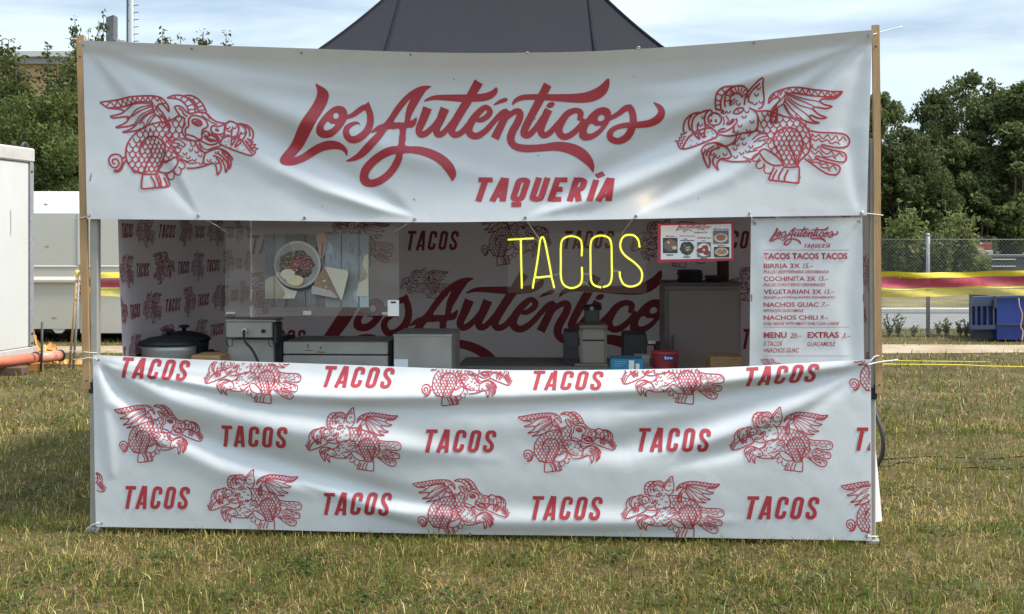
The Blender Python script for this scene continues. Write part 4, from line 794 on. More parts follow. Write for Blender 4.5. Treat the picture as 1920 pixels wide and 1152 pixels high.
m.lathe([(.004, -.028), (.02, -.015), (.022, 0), (.018, .014), (.012, .028)], tuple(c), 16); m.lathe([(.013, .028), (.013, .06)], tuple(c), 12, mi=1); m.tube([c + [0, 0, .06], c + [0, .01, .6], np.array([c[0], .2, 2.2])], .003, 6, mi=1)
m.build('hanging_bulb', [BULB, BLACK], label='warm lit bulb hanging behind the upper banner, glowing through it', cat='light bulb')
pd = bpy.data.lights.new('bulb_light', 'POINT'); pd.energy = .8; pd.color = (1, .68, .36); pd.shadow_soft_size = .02; po = bpy.data.objects.new('bulb_light', pd); COL.objects.link(po); po.location = Vector(TX(hb)) - Vector(NV) * .055

# ------------------------------------------------------------------ counter, table and kitchen things
TOPM = mat('table_plastic', (0.35, 0.35, 0.35), .6, noise=.1, nscale=8)
def table(s0, s1, d0, d1, h, label):
    t = empty('folding_table', tuple(TX([(s0 + s1) / 2, (d0 + d1) / 2, 0.])), label, 'table')
    m = TMB(); m.box((s0, d0, h - .04), (s1, d1, h), bev=.01); m.build('table_top', TOPM, t)
    for s in (s0 + .08, s1 - .12):
        for d in (d0 + .05, d1 - .09): m = TMB(); m.tube([(s, d, 0.), (s, d, h - .04)], .015, 8); m.build('leg', ALU, t)
CH, BH = .82, .80
table(.30, 4.1, .22, .95, CH, 'long grey folding counter table standing behind the lower banner')
table(1.9, 3.4, 1.35, 1.95, BH, 'grey folding work table farther back in the tent, under the white box')
def tb(px0, py0, px1, py1, d, dep, base, m=None, mi=0, bev=.006):
    a = tp(px0, py0, d); b = tp(px1, py1, d); m = m or TMB(); m.box((a[0], d, base if base is not None else b[2]), (b[0], d + dep, a[2]), mi, bev); return m, a, b
# slow cookers
def cooker(cx, lidy, kn, rx, d, body, label):
    c = tp(cx, lidy, d + .15); t = empty('slow_cooker', tuple(TX([c[0], d + .15, CH])), label, 'slow cooker', 'slow cookers on the counter')
    hh = c[2] - CH; m = TMB(); m.lathe([(rx * .9, 0), (rx * .93, .01), (rx, hh * .8), (rx * 1.02, hh - .01)], (c[0], d + .15, CH), 32, sy=.72); m.build('pot', body, t)
    m = TMB(); m.lathe([(rx * 1.08, hh - .012), (rx * 1.1, hh), (rx * 1.0, hh + .012), (rx * .75, hh + .03), (rx * .3, hh + .043), (.02, hh + .045)], (c[0], d + .15, CH), 32, sy=.72); l = m.build('lid', BLACK, t)
    m = TMB(); z = hh + .045; m.lathe([(.014, z), (.012, z + .018), (.032, z + .022), (.034, z + .032), (.02, z + .038)], (c[0], d + .15, CH), 16); m.build('lid_knob', BLACK, l)
    for k in (-1, 1): m = TMB(); m.box((c[0] + k * rx * 1.0, d + .11, CH + hh * .5), (c[0] + k * rx * 1.22, d + .19, CH + hh * .66), bev=.012); m.build('handle', BLACK, t)
    return t
cooker(316, 643, 0, .165, .32, STEEL, 'front slow cooker with steel pot at the left end of the counter')
cooker(345, 634, 0, .155, .62, BLACK, 'rear slow cooker with black pot behind the steel one')
m, a, b = tb(358, 667, 412, 690, .25, .22, CH); m.build('cutting_board', BOARD, label='small brown wooden board beside the slow cookers', cat='board')
# fryer with electric head
a = tp(425, 680, .42); fr = empty('electric_fryer', tuple(TX([a[0], .42, CH])), 'steel table fryer with control head and black cable', 'fryer')
m, _, _ = tb(427, 636, 513, 680, .42, .40, CH); m.build('tank', STEEL2, fr)
m, a, b = tb(423, 603, 510, 634, .36, .16, None); m.box((a[0] - .003, .355, a[2] - .003), (b[0] + .025, .53, a[2] + .012), bev=.004); hd = m.build('control_head', STEEL, fr)
m, _, _ = tb(512, 606, 518, 645, .38, .14, None); m.build('head_side', DARK, fr)
kb = tp(460, 620, .355); m = TMB(); m.tube([kb, kb + [0, -.016, 0]], .014, 12); g = m.build('cable_gland', PAPER, hd)
m = TMB(); Q = cr_smooth(np.array([kb + [0, -.016, 0], kb + [.002, -.04, -.01], kb + [.012, -.045, -.06], tp(472, 655, .30), tp(482, 674, .29), tp(492, 700, .28)]), False, 6); m.tube(Q, .0075, 8); m.build('power_cable', BLACK, fr)
kb = tp(494, 621, .357); m = TMB(); m.tube([kb, kb + [0, -.014, 0]], .011, 12); m.build('control_knob', BLACK, hd)
for x in (428, 507):
    P = [tp(x - 3, 634, .36), tp(x - 3, 644, .358), tp(x, 650, .358), tp(x + 7, 649, .358), tp(x + 8, 636, .36)]
    m = TMB(); m.tube(P, .003, 6); m.build('wire_clip', DARK, fr)
# griddle: long low steel box of two panels with a black gap on each side
a = tp(530, 690, .40); gr = empty('steel_griddle', tuple(TX([a[0] + .3, .40, CH])), 'long low stained steel griddle in the middle of the counter', 'griddle')
m, a, b = tb(531, 641, 727, 665, .40, .42, None, bev=.004); m.build('splash_guard', STEEL2, gr)
m, _, _ = tb(531, 666.5, 727, 690, .402, .4, CH, bev=.004); m.build('body', STEEL2, gr)
m, _, _ = tb(515, 636, 531, 690, .47, .3, CH); m.build('side_plate', BLACK, gr); m, _, _ = tb(727, 642, 737, 690, .47, .3, CH); m.build('side_plate', BLACK, gr)
for x0, y0, x1, y1 in [(571, 656, 588, 658.5), (592, 659, 612, 662), (600, 648, 603, 657), (576, 644, 579, 655)]:
    m = TMB(); p = tp(x0, y0, .3985); q = tp(x1, y1, .3985); P = [(p[0] + (q[0] - p[0]) * (.5 + .5 * math.cos(i * .7)) , .3985, p[2] + (q[2] - p[2]) * (.5 + .5 * math.sin(i * .7) * random.uniform(.6, 1))) for i in range(9)]
    m.add(P, [tuple(range(9))]); m.build('grease_stain', mat('grease', (.16, .11, .06), .4), gr)
m, a, b = tb(738, 629, 847, 695, .38, .45, CH, bev=.005); hot = m.build('warming_cabinet', [STEEL2, PAPER], label='plain square steel warming cabinet right of the griddle', cat='cabinet')
m = TMB(); m.box(tp(739, 690, .377), tp(765, 674, .3795)); m.build('paper_label', PAPER, hot)
m = TMB(); a = tp(738, 629, .38); b = tp(847, 629, .38); m.box((a[0] - .004, .376, a[2] - .004), (b[0] + .004, .83, a[2] + .006), bev=.002); m.build('cabinet_top', STEEL, hot)
# back table things
def place(px, py, d): return tp(px, py, d)
m, a, b = tb(1087, 616, 1138, 682, 1.42, .30, BH, bev=.02); wb = m.build('insulated_box', cmat((.52, .48, .42)), label='tall cream insulated box standing on the back table', cat='box')
m = TMB(); m.box((a[0] - .006, 1.415, a[2] - .004), (b[0] + .006, 1.725, a[2] + .022), bev=.01); m.build('lid', cmat((.40, .36, .32)), wb)
m = TMB(); m.box(tp(1092, 640, 1.418), tp(1133, 637, 1.421)); m.build('panel_groove', DARK, wb)
m, a, b = tb(1096, 574, 1124, 700, 1.78, .16, BH, bev=.012); tr = m.build('tall_bin', cmat((.15, .13, .14)), label='narrow dark bin with black clip rising behind the cream box', cat='bin')
m = TMB(); m.box(tp(1094, 582, 1.765), tp(1127, 571, 1.96), bev=.006); s = tp(1109.5, 579, 1.765); cl = m.build('clip_band', BLACK, tr); m = TMB(); m.tube([s, s + [0, -.006, 0]], .016, 14); m.build('clip_button', PAPER, cl)
m, a, b = tb(1056, 622, 1085, 684, 1.44, .28, BH, bev=.006); cb = m.build('coffee_machine', cmat((.07, .06, .075)), label='black coffee machine on the back table, left of the cream box', cat='coffee machine')
m = TMB(); m.box(tp(1060, 655, 1.436), tp(1081, 652, 1.45), 0); m.build('spout', DARK, cb); m = TMB(); m.box(tp(1062, 676, 1.425), tp(1080, 672, 1.45), 0); m.build('drip_tray', DARK, cb)
m, a, b = tb(1076, 682, 1140, 700, 1.37, .04, BH, bev=.004); m.build('serving_tray', STEEL2, label='grey steel tray standing along the front edge of the back table', cat='tray')
m, a, b = tb(1168, 626, 1213, 690, 1.55, .28, BH, bev=.008); em = m.build('card_printer', cmat((.06, .055, .065)), label='black box shaped machine with raised side arm near the white fridge', cat='machine')
m = TMB(); m.box(tp(1213, 648, 1.56), tp(1236, 640, 1.75), bev=.006); m.box(tp(1229, 668, 1.56), tp(1235, 644, 1.72), bev=.004); m.build('side_arm', DARK, em); m = TMB(); m.box(tp(1215, 645, 1.553), tp(1229, 639, 1.558)); m.build('paper_roll', PAPER, em)
BLUE = cmat((.03, .22, .36)); REDP = cmat((.42, .045, .05))
m, a, b = tb(1145, 674, 1207, 720, .46, .22, CH, bev=.004); bc = m.build('blue_carton', [BLUE], label='open blue carton with white flaps on the counter, left of the red tub', cat='carton')
m = TMB(); m.box(tp(1179, 695, .456), tp(1189, 676, .459)); m.box(tp(1192, 694, .456), tp(1199, 682, .459)); m.build('white_flap', PAPER, bc)
m = TMB()
for y in (678, 682, 686):
    m.box(tp(1152, y + 1, .4575), tp(1152 + random.uniform(14, 24), y, .459))
m.build('printed_lines', cmat((.25, .45, .55)), bc)
for x0, x1, y0, mm in ((1148, 1165, 670, DARK), (1163, 1180, 671.5, BOARD), (1182, 1196, 670, DARK)):
    m = TMB(); m.box(tp(x0, y0 + 6, .5), tp(x1, y0, .6), bev=.003); m.build('packet', mm, bc)
m, a, b = tb(1190, 667, 1219, 720, .72, .12, CH, bev=.004); m.build('white_pack', cmat((.42, .42, .42)), label='pale grey pack standing between the blue carton and the red tub', cat='pack')
c = tp(1247, 659, .6); h = c[2] - CH; m = TMB(); m.lathe([(.068, 0), (.07, .01), (.082, h - .012), (.086, h - .01), (.086, h), (.08, h)], (c[0], .6, CH), 28); rt = m.build('red_tub', REDP, label='round red plastic tub with a blue label on the counter', cat='tub')
def oncyl(ax, z, rr=.0835): a = R(ax); return (c[0] + math.sin(a) * rr, .6 - math.cos(a) * rr, z)
m = TMB(); z0 = CH + h - .05; m.grid(np.array([[oncyl(a, z) for a in np.linspace(-14, 30, 9)] for z in (z0, z0 + .034)]), flip=True); m.build('blue_label', cmat((.02, .04, .22)), rt)
m = TMB()
for k, a0 in enumerate(np.linspace(-6, 22, 5)): m.grid(np.array([[oncyl(a, z, .0842) for a in (a0, a0 + 4)] for z in (z0 + .011, z0 + .024 + .004 * (k == 0))]), flip=True)
m.build('label_lettering', PAPER, rt)
m = TMB(); m.grid(np.array([[oncyl(a, z, .079) for a in np.linspace(20, 62, 9)] for z in np.linspace(CH + .03, z0 - .01, 5)]), flip=True); m.build('printed_picture', cmat((.20, .02, .03)), rt)
m, a, b = tb(1333, 673, 1394, 720, .50, .24, CH, bev=.003); wx = m.build('wooden_box', BOARD, label='plain wooden box near the right end of the counter', cat='box')
m = TMB(); p = tp(1333, 673, .5); q = tp(1394, 673, .5); m.box((p[0], .497, p[2] - .004), (q[0], .745, p[2] + .01), bev=.003); m.build('rim', WOOD, wx)
# fridge in the rear right corner
fx = tp(1247, 530, 2.15); fx2 = tp(1391, 530, 2.15); fg = empty('white_fridge', tuple(TX([(fx[0] + fx2[0]) / 2, 2.45, 0.])), 'tall plain white fridge in the rear right corner of the tent', 'fridge')
FR = mat('fridge_white', (.46, .42, .41), .4, noise=.05, nscale=4)
m = TMB(); m.box((fx[0], 2.19, .06), (fx2[0], 2.72, fx[2] - .02), bev=.012); m.build('cabinet', FR, fg); m = TMB(); m.box((fx[0] + .02, 2.15, .10), (fx2[0] - .02, 2.187, fx[2] - .05), bev=.012); dr = m.build('door', FR, fg)
m = TMB(); m.box((fx[0] - .005, 2.14, fx[2] - .02), (fx2[0] + .005, 2.73, fx[2]), bev=.006); m.build('fridge_top', cmat((.22, .20, .20)), fg)
m = TMB(); m.box((fx[0] + .05, 2.12, .7), (fx[0] + .07, 2.149, .95), bev=.006); m.build('handle', ALU, dr); m = TMB(); m.box((fx[0] + .03, 2.22, 0), (fx2[0] - .03, 2.7, .058)); m.build('plinth', DARK, fg)
def folded(x0, x1, n, d, label):
    m = TMB(); a = tp(x0, 530, d); b = tp(x1, 530, d); z = fx[2]
    for i in range(n): m.box((a[0] + random.uniform(0, .012), d + random.uniform(0, .01), z + i * .022 + .0005), (b[0] - random.uniform(0, .012), d + .25, z + i * .022 + .0215), bev=.009)
    m.build('folded_cloths', DARK, label=label, cat='cloths')
folded(1273, 1320, 4, 2.25, 'stack of dark folded cloths on the left of the fridge top'); folded(1327, 1357, 2, 2.28, 'low bundle of dark cloth on the fridge top, right of the taller stack')
m = TMB(); a = tp(1347, 489, 2.5); b = tp(1367, 520, 2.5); m.box((a[0], 2.5, fx[2] + .001), (b[0], 2.6, a[2] + .1), bev=.01); m.build('maroon_carton', cmat((.10, .02, .035)), label='upright maroon carton standing on the fridge, below the price card', cat='carton')
# ------------------------------------------------------------------ left: containers, trailer, pipe
def frame(o, dx):
    dx = np.array([dx[0], dx[1], 0.]); dx /= np.linalg.norm(dx); dy = np.array([-dx[1], dx[0], 0.])
    return lambda v: np.asarray(o) + v[:, 0:1] * dx + v[:, 1:2] * dy + v[:, 2:3] * ZV
CWH = mat('container_white', (.50, .505, .485), .45, noise=.07, nscale=2.2, stretch=(1, 1, .35)); RAIL = mat('container_rail', (.46, .44, .41), .6, noise=.2, nscale=5); SCUFF = mat('scuff', (.30, .29, .27), .7)
co = np.array([-6.66, 15.6, 0]); cx = frame(co, (-.17, -.985))      # x along the visible side towards the camera, y to the east side
ct = empty('storage_container', tuple(co), 'near white storage container with grey corner post at the left edge', 'container')
m = MB(cx); m.box((.09, -2.35, .17), (5.9, -.02, 2.72), bev=.01); m.build('side_panel', CWH, ct)
m = MB(cx); m.box((0, -2.4, 0.02), (6.0, -.004, .165), bev=.01); m.build('bottom_rail', RAIL, ct)
m = MB(cx); m.box((-.02, -2.42, 2.725), (6.02, .012, 2.92), bev=.02); m.build('top_rail', RAIL, ct)
m = MB(cx); m.box((0, -.10, .17), (.085, .004, 2.72), bev=.008); m.build('corner_post', ZINC, ct); m = MB(cx); m.box((0, -2.4, .17), (.085, -2.3, 2.72), bev=.008); m.build('corner_post', ZINC, ct)
m = MB(cx); m.tube([(.12 + .07 * math.cos(a), -.06, 2.92 + .07 * math.sin(a)) for a in np.linspace(0, math.pi, 9)], .02, 6); m.build('lifting_lug', DARK, ct)
for x, z, wv, hv in [(1.35, 1.42, .10, .02), (1.15, 1.40, .05, .06), (1.28, 1.15, .02, .14), (1.5, 1.0, .03, .10), (.5, 1.9, .015, .3), (1.75, 2.35, .02, .2)]:
    m = MB(cx); P = [(x + wv * math.cos(i) * random.uniform(.5, 1), -.0165, z + hv * math.sin(i) * random.uniform(.5, 1)) for i in np.linspace(0, 6.28, 10)[:-1]]; m.add(P, [tuple(range(9))]); m.build('scuff_mark', SCUFF, ct)
for x, z in ((.05, .35), (.05, .22), (.055, 2.6), (1.2, .2)): m = MB(cx); m.tube([(x, 0, z), (x, .014, z)], .018, 8); m.build('bolt', DARK, ct)
# pale trailer farther back
TY = 18.0; TW = mat('trailer_white', (.50, .49, .435), .5, noise=.06, nscale=1.6); TW2 = mat('trailer_lit_roof_trim', (.58, .58, .56), .45, noise=.08, nscale=2)  # second white is paler: light on the roof slope painted in; trim shares it
def tz(y): return EYE + (HZ - y) / F * TY
tl = empty('pale_trailer', (-6.5, TY, 0), 'long cream white trailer on a dark underbody behind the left batten', 'trailer')
prof = [(0, tz(617)), (0, tz(534)), (-.05, tz(529)), (-.05, tz(525)), (0, tz(519)), (0, tz(502)), (-.012, tz(500)), (0, tz(498)), (0, tz(401))]
X0, X1 = -11.5, -2.6
def extr(prof, x0, x1, mm, name, back=2.2):
    m = MB(); n = len(prof); P = [(x0, TY + a, b) for a, b in prof] + [(x0, TY + back, prof[-1][1]), (x0, TY + back, prof[0][1])]; k = len(P); Q = [(x1, y, z) for _, y, z in P]
    m.add(P + Q, [(i, (i + 1) % k, k + (i + 1) % k, k + i) for i in range(k)] + [tuple(range(k))[::-1], tuple(range(k, 2 * k))]); return m.build(name, mm, tl)
xs_ = (150 - 960) / F * TY
extr(prof, X0, xs_ - .006, TW, 'body_panel'); extr([(0, tz(625))] + prof[1:], xs_ + .006, X1, TW, 'body_panel')
extr([(0, tz(400.5)), (.32, tz(359)), (.36, tz(357.5))], X0, X1, TW2, 'sloped_roof')
m = MB(); m.box((X0 + .1, TY + .25, .16), (X1 - .1, TY + 2.0, tz(617) - .004)); m.build('underbody', DARK, tl)
for px in (110, 190, 20): 
    x = (px - 960) / F * TY; m = MB(); m.add([(x - .11, TY + .004, tz(617)), (x + .11, TY + .004, tz(617)), (x + .05, TY + .004, tz(625)), (x - .05, TY + .004, tz(625)), (x - .11, TY + .05, tz(617)), (x + .11, TY + .05, tz(617)), (x + .05, TY + .05, tz(625)), (x - .05, TY + .05, tz(625))], [(0, 1, 2, 3)[::-1], (4, 5, 6, 7), (0, 3, 7, 4), (1, 5, 6, 2), (3, 2, 6, 7)]); m.build('skirt_bracket', TW, tl)
for x in (-10.2, -7.4, -4.0): m = MB(); m.tube([(x, TY + .5, .0), (x, TY + .5, .2)], .09, 10); m.build('support_foot', DARK, tl)
m = MB(); m.box((xs_ - .035, TY - .014, tz(497)), (xs_ + .03, TY - .002, tz(400)), bev=.004); m.build('edge_trim', TW2, tl)
for px, y in ((88, 463), (102, 596), (85, 384)):
    x = (px - 960) / F * TY; m = MB(); m.add([(x + .06 * math.cos(i) * random.uniform(.4, 1), TY - .0025, tz(y) + .025 * math.sin(i) * random.uniform(.4, 1)) for i in np.linspace(0, 6.28, 9)[:-1]], [tuple(range(8))]); m.build('rust_spot', SCUFF, tl)
# orange drain pipe
ORG = mat('orange_pipe', (.50, .15, .085), .45, noise=.15, nscale=6); ORG2 = mat('orange_pipe_pale', (.58, .24, .16), .45, noise=.1, nscale=6)
p0 = at(-70, 686, 13.0); p1 = at(112, 667, 14.5); u = p1 - p0; pj = p0 + u * .735
pp = empty('drain_pipe', tuple((p0 + p1) / 2 * [1, 1, 0] + [0, 0, .05]), 'orange plastic drain pipe lying below the near white container', 'pipe')
m = MB(); m.tube([p0, p0 + u * .4, pj], .066, 20); m.build('pipe_section', ORG, pp); m = MB(); m.tube([pj, p0 + u * .9, p1], [.072, .07, .068], 20); m.build('pipe_section', ORG2, pp)
m = MB(); m.tube([pj - u * .012, pj + u * .008], .08, 20); m.build('sealing_ring', BLACK, pp); m = MB(); m.tube([p1 - u * .004, p1 + u * .012], .077, 20); m.build('sealing_ring', BLACK, pp)
q = gp(20, 703); m = MB(); m.box((q[0] - .9, q[1] - .1, 0), (q[0] + .18, q[1] + .12, .10), bev=.01); m.build('timber_block', mat('old_timber', (.10, .06, .04), .8, noise=.3, nscale=6), label='dark timber block supporting the orange pipe at the left edge', cat='timber')
q = gp(62, 698); m = MB(); m.box((q[0] - .09, q[1], 0), (q[0] + .08, q[1] + .12, .11), bev=.01); m.build('orange_block', mat('orange_wood', (.50, .22, .06), .7, noise=.2, nscale=5), label='short orange wooden block under the pipe joint', cat='block')
NET = mat('orange_net', (.72, .36, .10), .6, noise=.3, nscale=9, trans=.25)
m = MB()
for P in [[(62, 625), (66, 640), (75, 655), (86, 655), (95, 662)], [(80, 655), (95, 652), (108, 664), (104, 675)], [(100, 674), (108, 682), (114, 694), (125, 695), (140, 693), (152, 697)], [(88, 683), (96, 692), (106, 690), (112, 680)], [(90, 678), (92, 690), (103, 697), (118, 698)], [(70, 660), (75, 668), (72, 680), (86, 682)], [(97, 656), (90, 670), (95, 690), (88, 695)]]:
    W = [at(x, y, 14.75 + random.uniform(-.06, .06)) for x, y in P]; W = [w * [1, 1, 0] + [0, 0, max(w[2], .02)] for w in W]
    Q = cr_smooth(np.array(W), False, 5); k = len(Q); a = np.array([random.uniform(.03, .07) for _ in range(k)])
    m.grid(np.stack([Q + np.c_[a * 0, a * .5, a], Q + np.c_[a * .3, a * .2, a * 0], Q + np.c_[a * .4, -a * .8, -a * .35 * (Q[:, 2] > .06)]]))
m.build('safety_netting', NET, label='crumpled strips of orange netting heaped behind the pipe end', cat='netting')
def rod(name, a, b, r, mm, label, grp=None):
    m = MB(); m.tube([a, (a + b) / 2 + [.004, 0, 0], b], r, 8); return m.build(name, mm, label=label, cat='rod', group=grp)
a = gp(77, 698); rod('metal_rod', a, at(79, 604, a[1]), .016, DARK, 'short dark metal rod standing behind the orange pipe')
a = gp(130, 690); rod('bamboo_rod', a, at(145, 505, a[1] + .05), .016, WOOD, 'thin brown bamboo rod leaning beside the left batten')
a = gp(137, 693); rod('steel_rod', a, at(149, 516, a[1] + .05), .016, ZINC, 'thin grey steel rod leaning beside the left batten')
# barrier tape from the rods behind the tent and on past the right edge
YEL = mat('yellow_tape', (.78, .62, .035), .4, noise=.12, nscale=12, trans=.3, alpha=.9); RED = mat('red_tape', (.47, .045, .085), .4, noise=.2, nscale=10, trans=.35, alpha=.9); YEL2 = mat('yellow_tape_thin', (.70, .55, .05), .4, noise=.2, nscale=12, trans=.3, alpha=.72)
ta = at(149, 534, 14.35); tb_ = at(1990, 531, 13.9)
m = MB(); n = 160
def tape(z0, z1, mi, ph, thin=0):
    P = []
    for zz in (z0, (z0 + z1) / 2, z1):
        r_ = []
        for i in range(n + 1):
            t = i / n; c = ta * (1 - t) + tb_ * t; sag = -.02 * math.sin(math.pi * t)
            r_.append(c + [0, .02 * math.sin(t * 60 + zz * 30 + ph), sag + zz + .011 * math.sin(t * 41 + ph) + .004 * math.sin(t * 130 + ph * 2)])
        P.append(r_)
    m.grid(np.array(P), mi)
tape(.088, .150, 0, 0); tape(-.040, .078, 1, .6); tape(-.062, -.042, 0, 1.1); tape(-.152, -.075, 2, 1.6); tape(.080, .086, 0, .3)
m.build('barrier_tape', [YEL, RED, YEL2], label='wide yellow and red barrier tape stretched across behind the stall', cat='tape')
m = MB(); f0 = at(149, 512, 14.33)
for mi, y0, y1 in ((0, 508, 528), (1, 528, 553), (0, 553, 574)):
    P = []
    for k, y in enumerate(np.linspace(y0, y1, 5)): w_ = .05 - .0001 * y * (k % 2); c = at(148 + 2.5 * math.sin(y * .13), y, 14.30); P.append([c - [w_, 0, 0], c + [0, .03, 0], c + [w_ * .7, -.01, .005]])
    m.grid(np.array(P), mi)
m.build('tape_end', [YEL, RED], label='short hanging end of yellow and red tape knotted on the rods', cat='tape')
a = gp(1992, 700); rod('steel_rod', a, at(1994, 500, a[1]), .016, ZINC, 'steel rod holding the barrier tape beyond the right edge')
YR = mat('yellow_rope', (.75, .62, .06), .6)
DARKC = mat('cable_rubber', (.012, .012, .012), .95, spec=.1)
def rope(name, pts, r, mm, label, cat, z=.0):
    P = cr_smooth(np.array([gp(x, y) + [0, 0, z + random.uniform(0, .008)] for x, y in pts]), False, 8); m = MB(); m.tube(P, r, 6); return m.build(name, mm, label=label, cat=cat)
rope('ground_tape', [(1630, 684), (1670, 682), (1740, 683), (1790, 682.5), (1830, 683.5), (1856, 684.5)], .006, YR, 'shorter yellow line on the grass, the farther of two', 'line', .03)
rope('ground_tape', [(1630, 688), (1680, 688), (1740, 689), (1800, 690), (1860, 691.5), (1935, 693)], .008, YR, 'longer yellow line on the grass, the nearer of two', 'line', .03)
rope('black_cable', [(1640, 872), (1664, 876), (1690, 868), (1710, 870), (1760, 880), (1830, 878), (1870, 882), (1925, 878)], .006, DARKC, 'black cable running across the grass right of the stall', 'cable')
rope('garden_hose', [(1640, 864), (1700, 860), (1740, 857.5), (1800, 859), (1850, 862), (1930, 856)], .0055, DARKC, 'dark hose half hidden in grass beyond the black cable', 'hose', .0)
m = MB(TX); P = cr_smooth(np.array([tp(1640, 770, .42), tp(1650, 800, .36), tp(1656, 830, .34), tp(1653, 855, .36), tp(1644, 872, .42)]), False, 6); m.tube(P, .013, 8); m.build('cable_loop', BLACK, label='thick black cable loop bulging out beside the right tent wall', cat='cable')

# ------------------------------------------------------------------ building, chimney, mast
BT = mat('tan_render', (.42, .27, .14), .8, noise=.1, nscale=.8); GR = mat('roof_sheet', (.50, .50, .50), .6)
bl = empty('tan_building', (-18, 46, 0), 'tan walled building with pale roof edge behind the left trees', 'building')
m = MB(); m.box((-32, 45, 0), (-13, 58, 8.95)); m.build('wall', BT, bl); m = MB(); m.box((-32.3, 44.7, 8.95), (-12.7, 58.3, 9.22), bev=.03); rf = m.build('roof', GR, bl); m = MB(); m.box((-32.2, 44.82, 8.70), (-12.8, 44.98, 8.94)); m.build('gutter', cmat((.25, .25, .25)), rf)
for x in (-30, -26, -22, -18):
    m = MB(); m.box((x, 44.95, 4.4), (x + 1.5, 45.02, 6.0), bev=.01); wd = m.build('window', cmat((.55, .53, .48)), bl); m = MB(); m.box((x + .1, 44.925, 4.5), (x + 1.4, 44.948, 5.9)); m.build('pane', mat('dark_glass', (.03, .035, .04), .1), wd)
c0 = at(202, 95, 47); c1 = at(216, 30, 47); ch = empty('roof_chimney', ((c0[0] + c1[0]) / 2, 47, 9.2), 'slim dark grey flue slab standing on the roof left of the mast', 'chimney')
DG = mat('weathered_slate', (.10, .10, .11), .85, noise=.4, nscale=6)
m = MB(); v = [(c0[0], 46.8, 9.22), (c1[0], 46.8, 9.22), (c1[0], 46.8, c1[2]), (c0[0], 46.8, c1[2] - .10)]; v += [(x, 47.3, z) for x, y, z in v]; m.add(v, [(0, 1, 2, 3), (7, 6, 5, 4), (0, 4, 5, 1), (1, 5, 6, 2), (2, 6, 7, 3), (3, 7, 4, 0)]); m.build('flue_slab', DG, ch)
q = at(223, 76, 47); m = MB(); m.lathe([(.24, 9.22 - 9.2), (.24, q[2] - 9.2 - .02), (.27, q[2] - 9.2), (.1, q[2] - 9.2 + .08)], (q[0], 47.1, 9.2), 16); m.build('vent_pipe', cmat((.35, .35, .34)), ch)
MY = 56.0; x1 = (239 - 960) / F * MY; x2 = (247 - 960) / F * MY
ms = empty('antenna_mast', ((x1 + x2) / 2, MY, 0), 'tall twin pole antenna mast with rungs above the upper banner', 'mast')
m = MB(); m.tube([(x1, MY, 0), (x1, MY, 17)], .055, 8); m.build('pole', cmat((.05, .10, .13)), ms); m = MB(); m.tube([(x2, MY, 0), (x2, MY, 17)], .13, 12); pl2 = m.build('pole', cmat((.30, .34, .34)), ms)
for k in range(14): m = MB(); z = 11.2 + k * .36; m.tube([(x2 + .1, MY - .05, z), (x2 + .36, MY - .05, z + .02)], .022, 6); m.build('rung', DARK, pl2)
m = MB(); m.tube([(x1, MY, 12.6), (x2, MY, 12.6)], .03, 6); m.build('brace', DARK, ms); m = MB(); m.tube([(x1, MY, 13.4), (x2, MY, 13.4)], .03, 6); m.build('brace', DARK, ms)

# ------------------------------------------------------------------ trees
def leafmat(name, c, tint):
    m = bpy.data.materials.new(name); m.use_nodes = True; t = m.node_tree; b = t.nodes['Principled BSDF']; b.inputs['Roughness'].default_value = .55; b.inputs['Specular IOR Level'].default_value = .15
    a = N(t, 'ShaderNodeAttribute', attribute_name='tint'); r = N(t, 'ShaderNodeValToRGB'); e = r.color_ramp.elements; e[0].color = (*c, 1); e[1].color = (*tint, 1)
    oi = N(t, 'ShaderNodeObjectInfo'); hs = N(t, 'ShaderNodeHueSaturation'); mr = N(t, 'ShaderNodeMapRange'); mr.inputs['To Min'].default_value = .75; mr.inputs['To Max'].default_value = 1.3
    t.links.new(a.outputs['Fac'], r.inputs['Fac']); t.links.new(oi.outputs['Random'], mr.inputs['Value']); t.links.new(mr.outputs['Result'], hs.inputs['Value']); t.links.new(r.outputs['Color'], hs.inputs['Color'])
    t.links.new(hs.outputs['Color'], b.inputs['Base Color']); tr = N(t, 'ShaderNodeBsdfTranslucent'); t.links.new(hs.outputs['Color'], tr.inputs['Color']); ms = N(t, 'ShaderNodeMixShader'); ms.inputs['Fac'].default_value = .4
    t.links.new(b.outputs[0], ms.inputs[1]); t.links.new(tr.outputs[0], ms.inputs[2]); t.links.new(ms.outputs[0], t.nodes['Material Output'].inputs['Surface']); return m
LEAF = leafmat('tree_leaf', (.046, .066, .024), (.15, .175, .062)); LEAFP = leafmat('shoot_leaf', (.036, .054, .015), (.125, .145, .042)); LEAFY = leafmat('weed_leaf', (.085, .11, .03), (.20, .22, .07)); BARK = mat('bark', (.10, .08, .06), .9, noise=.3, nscale=4)
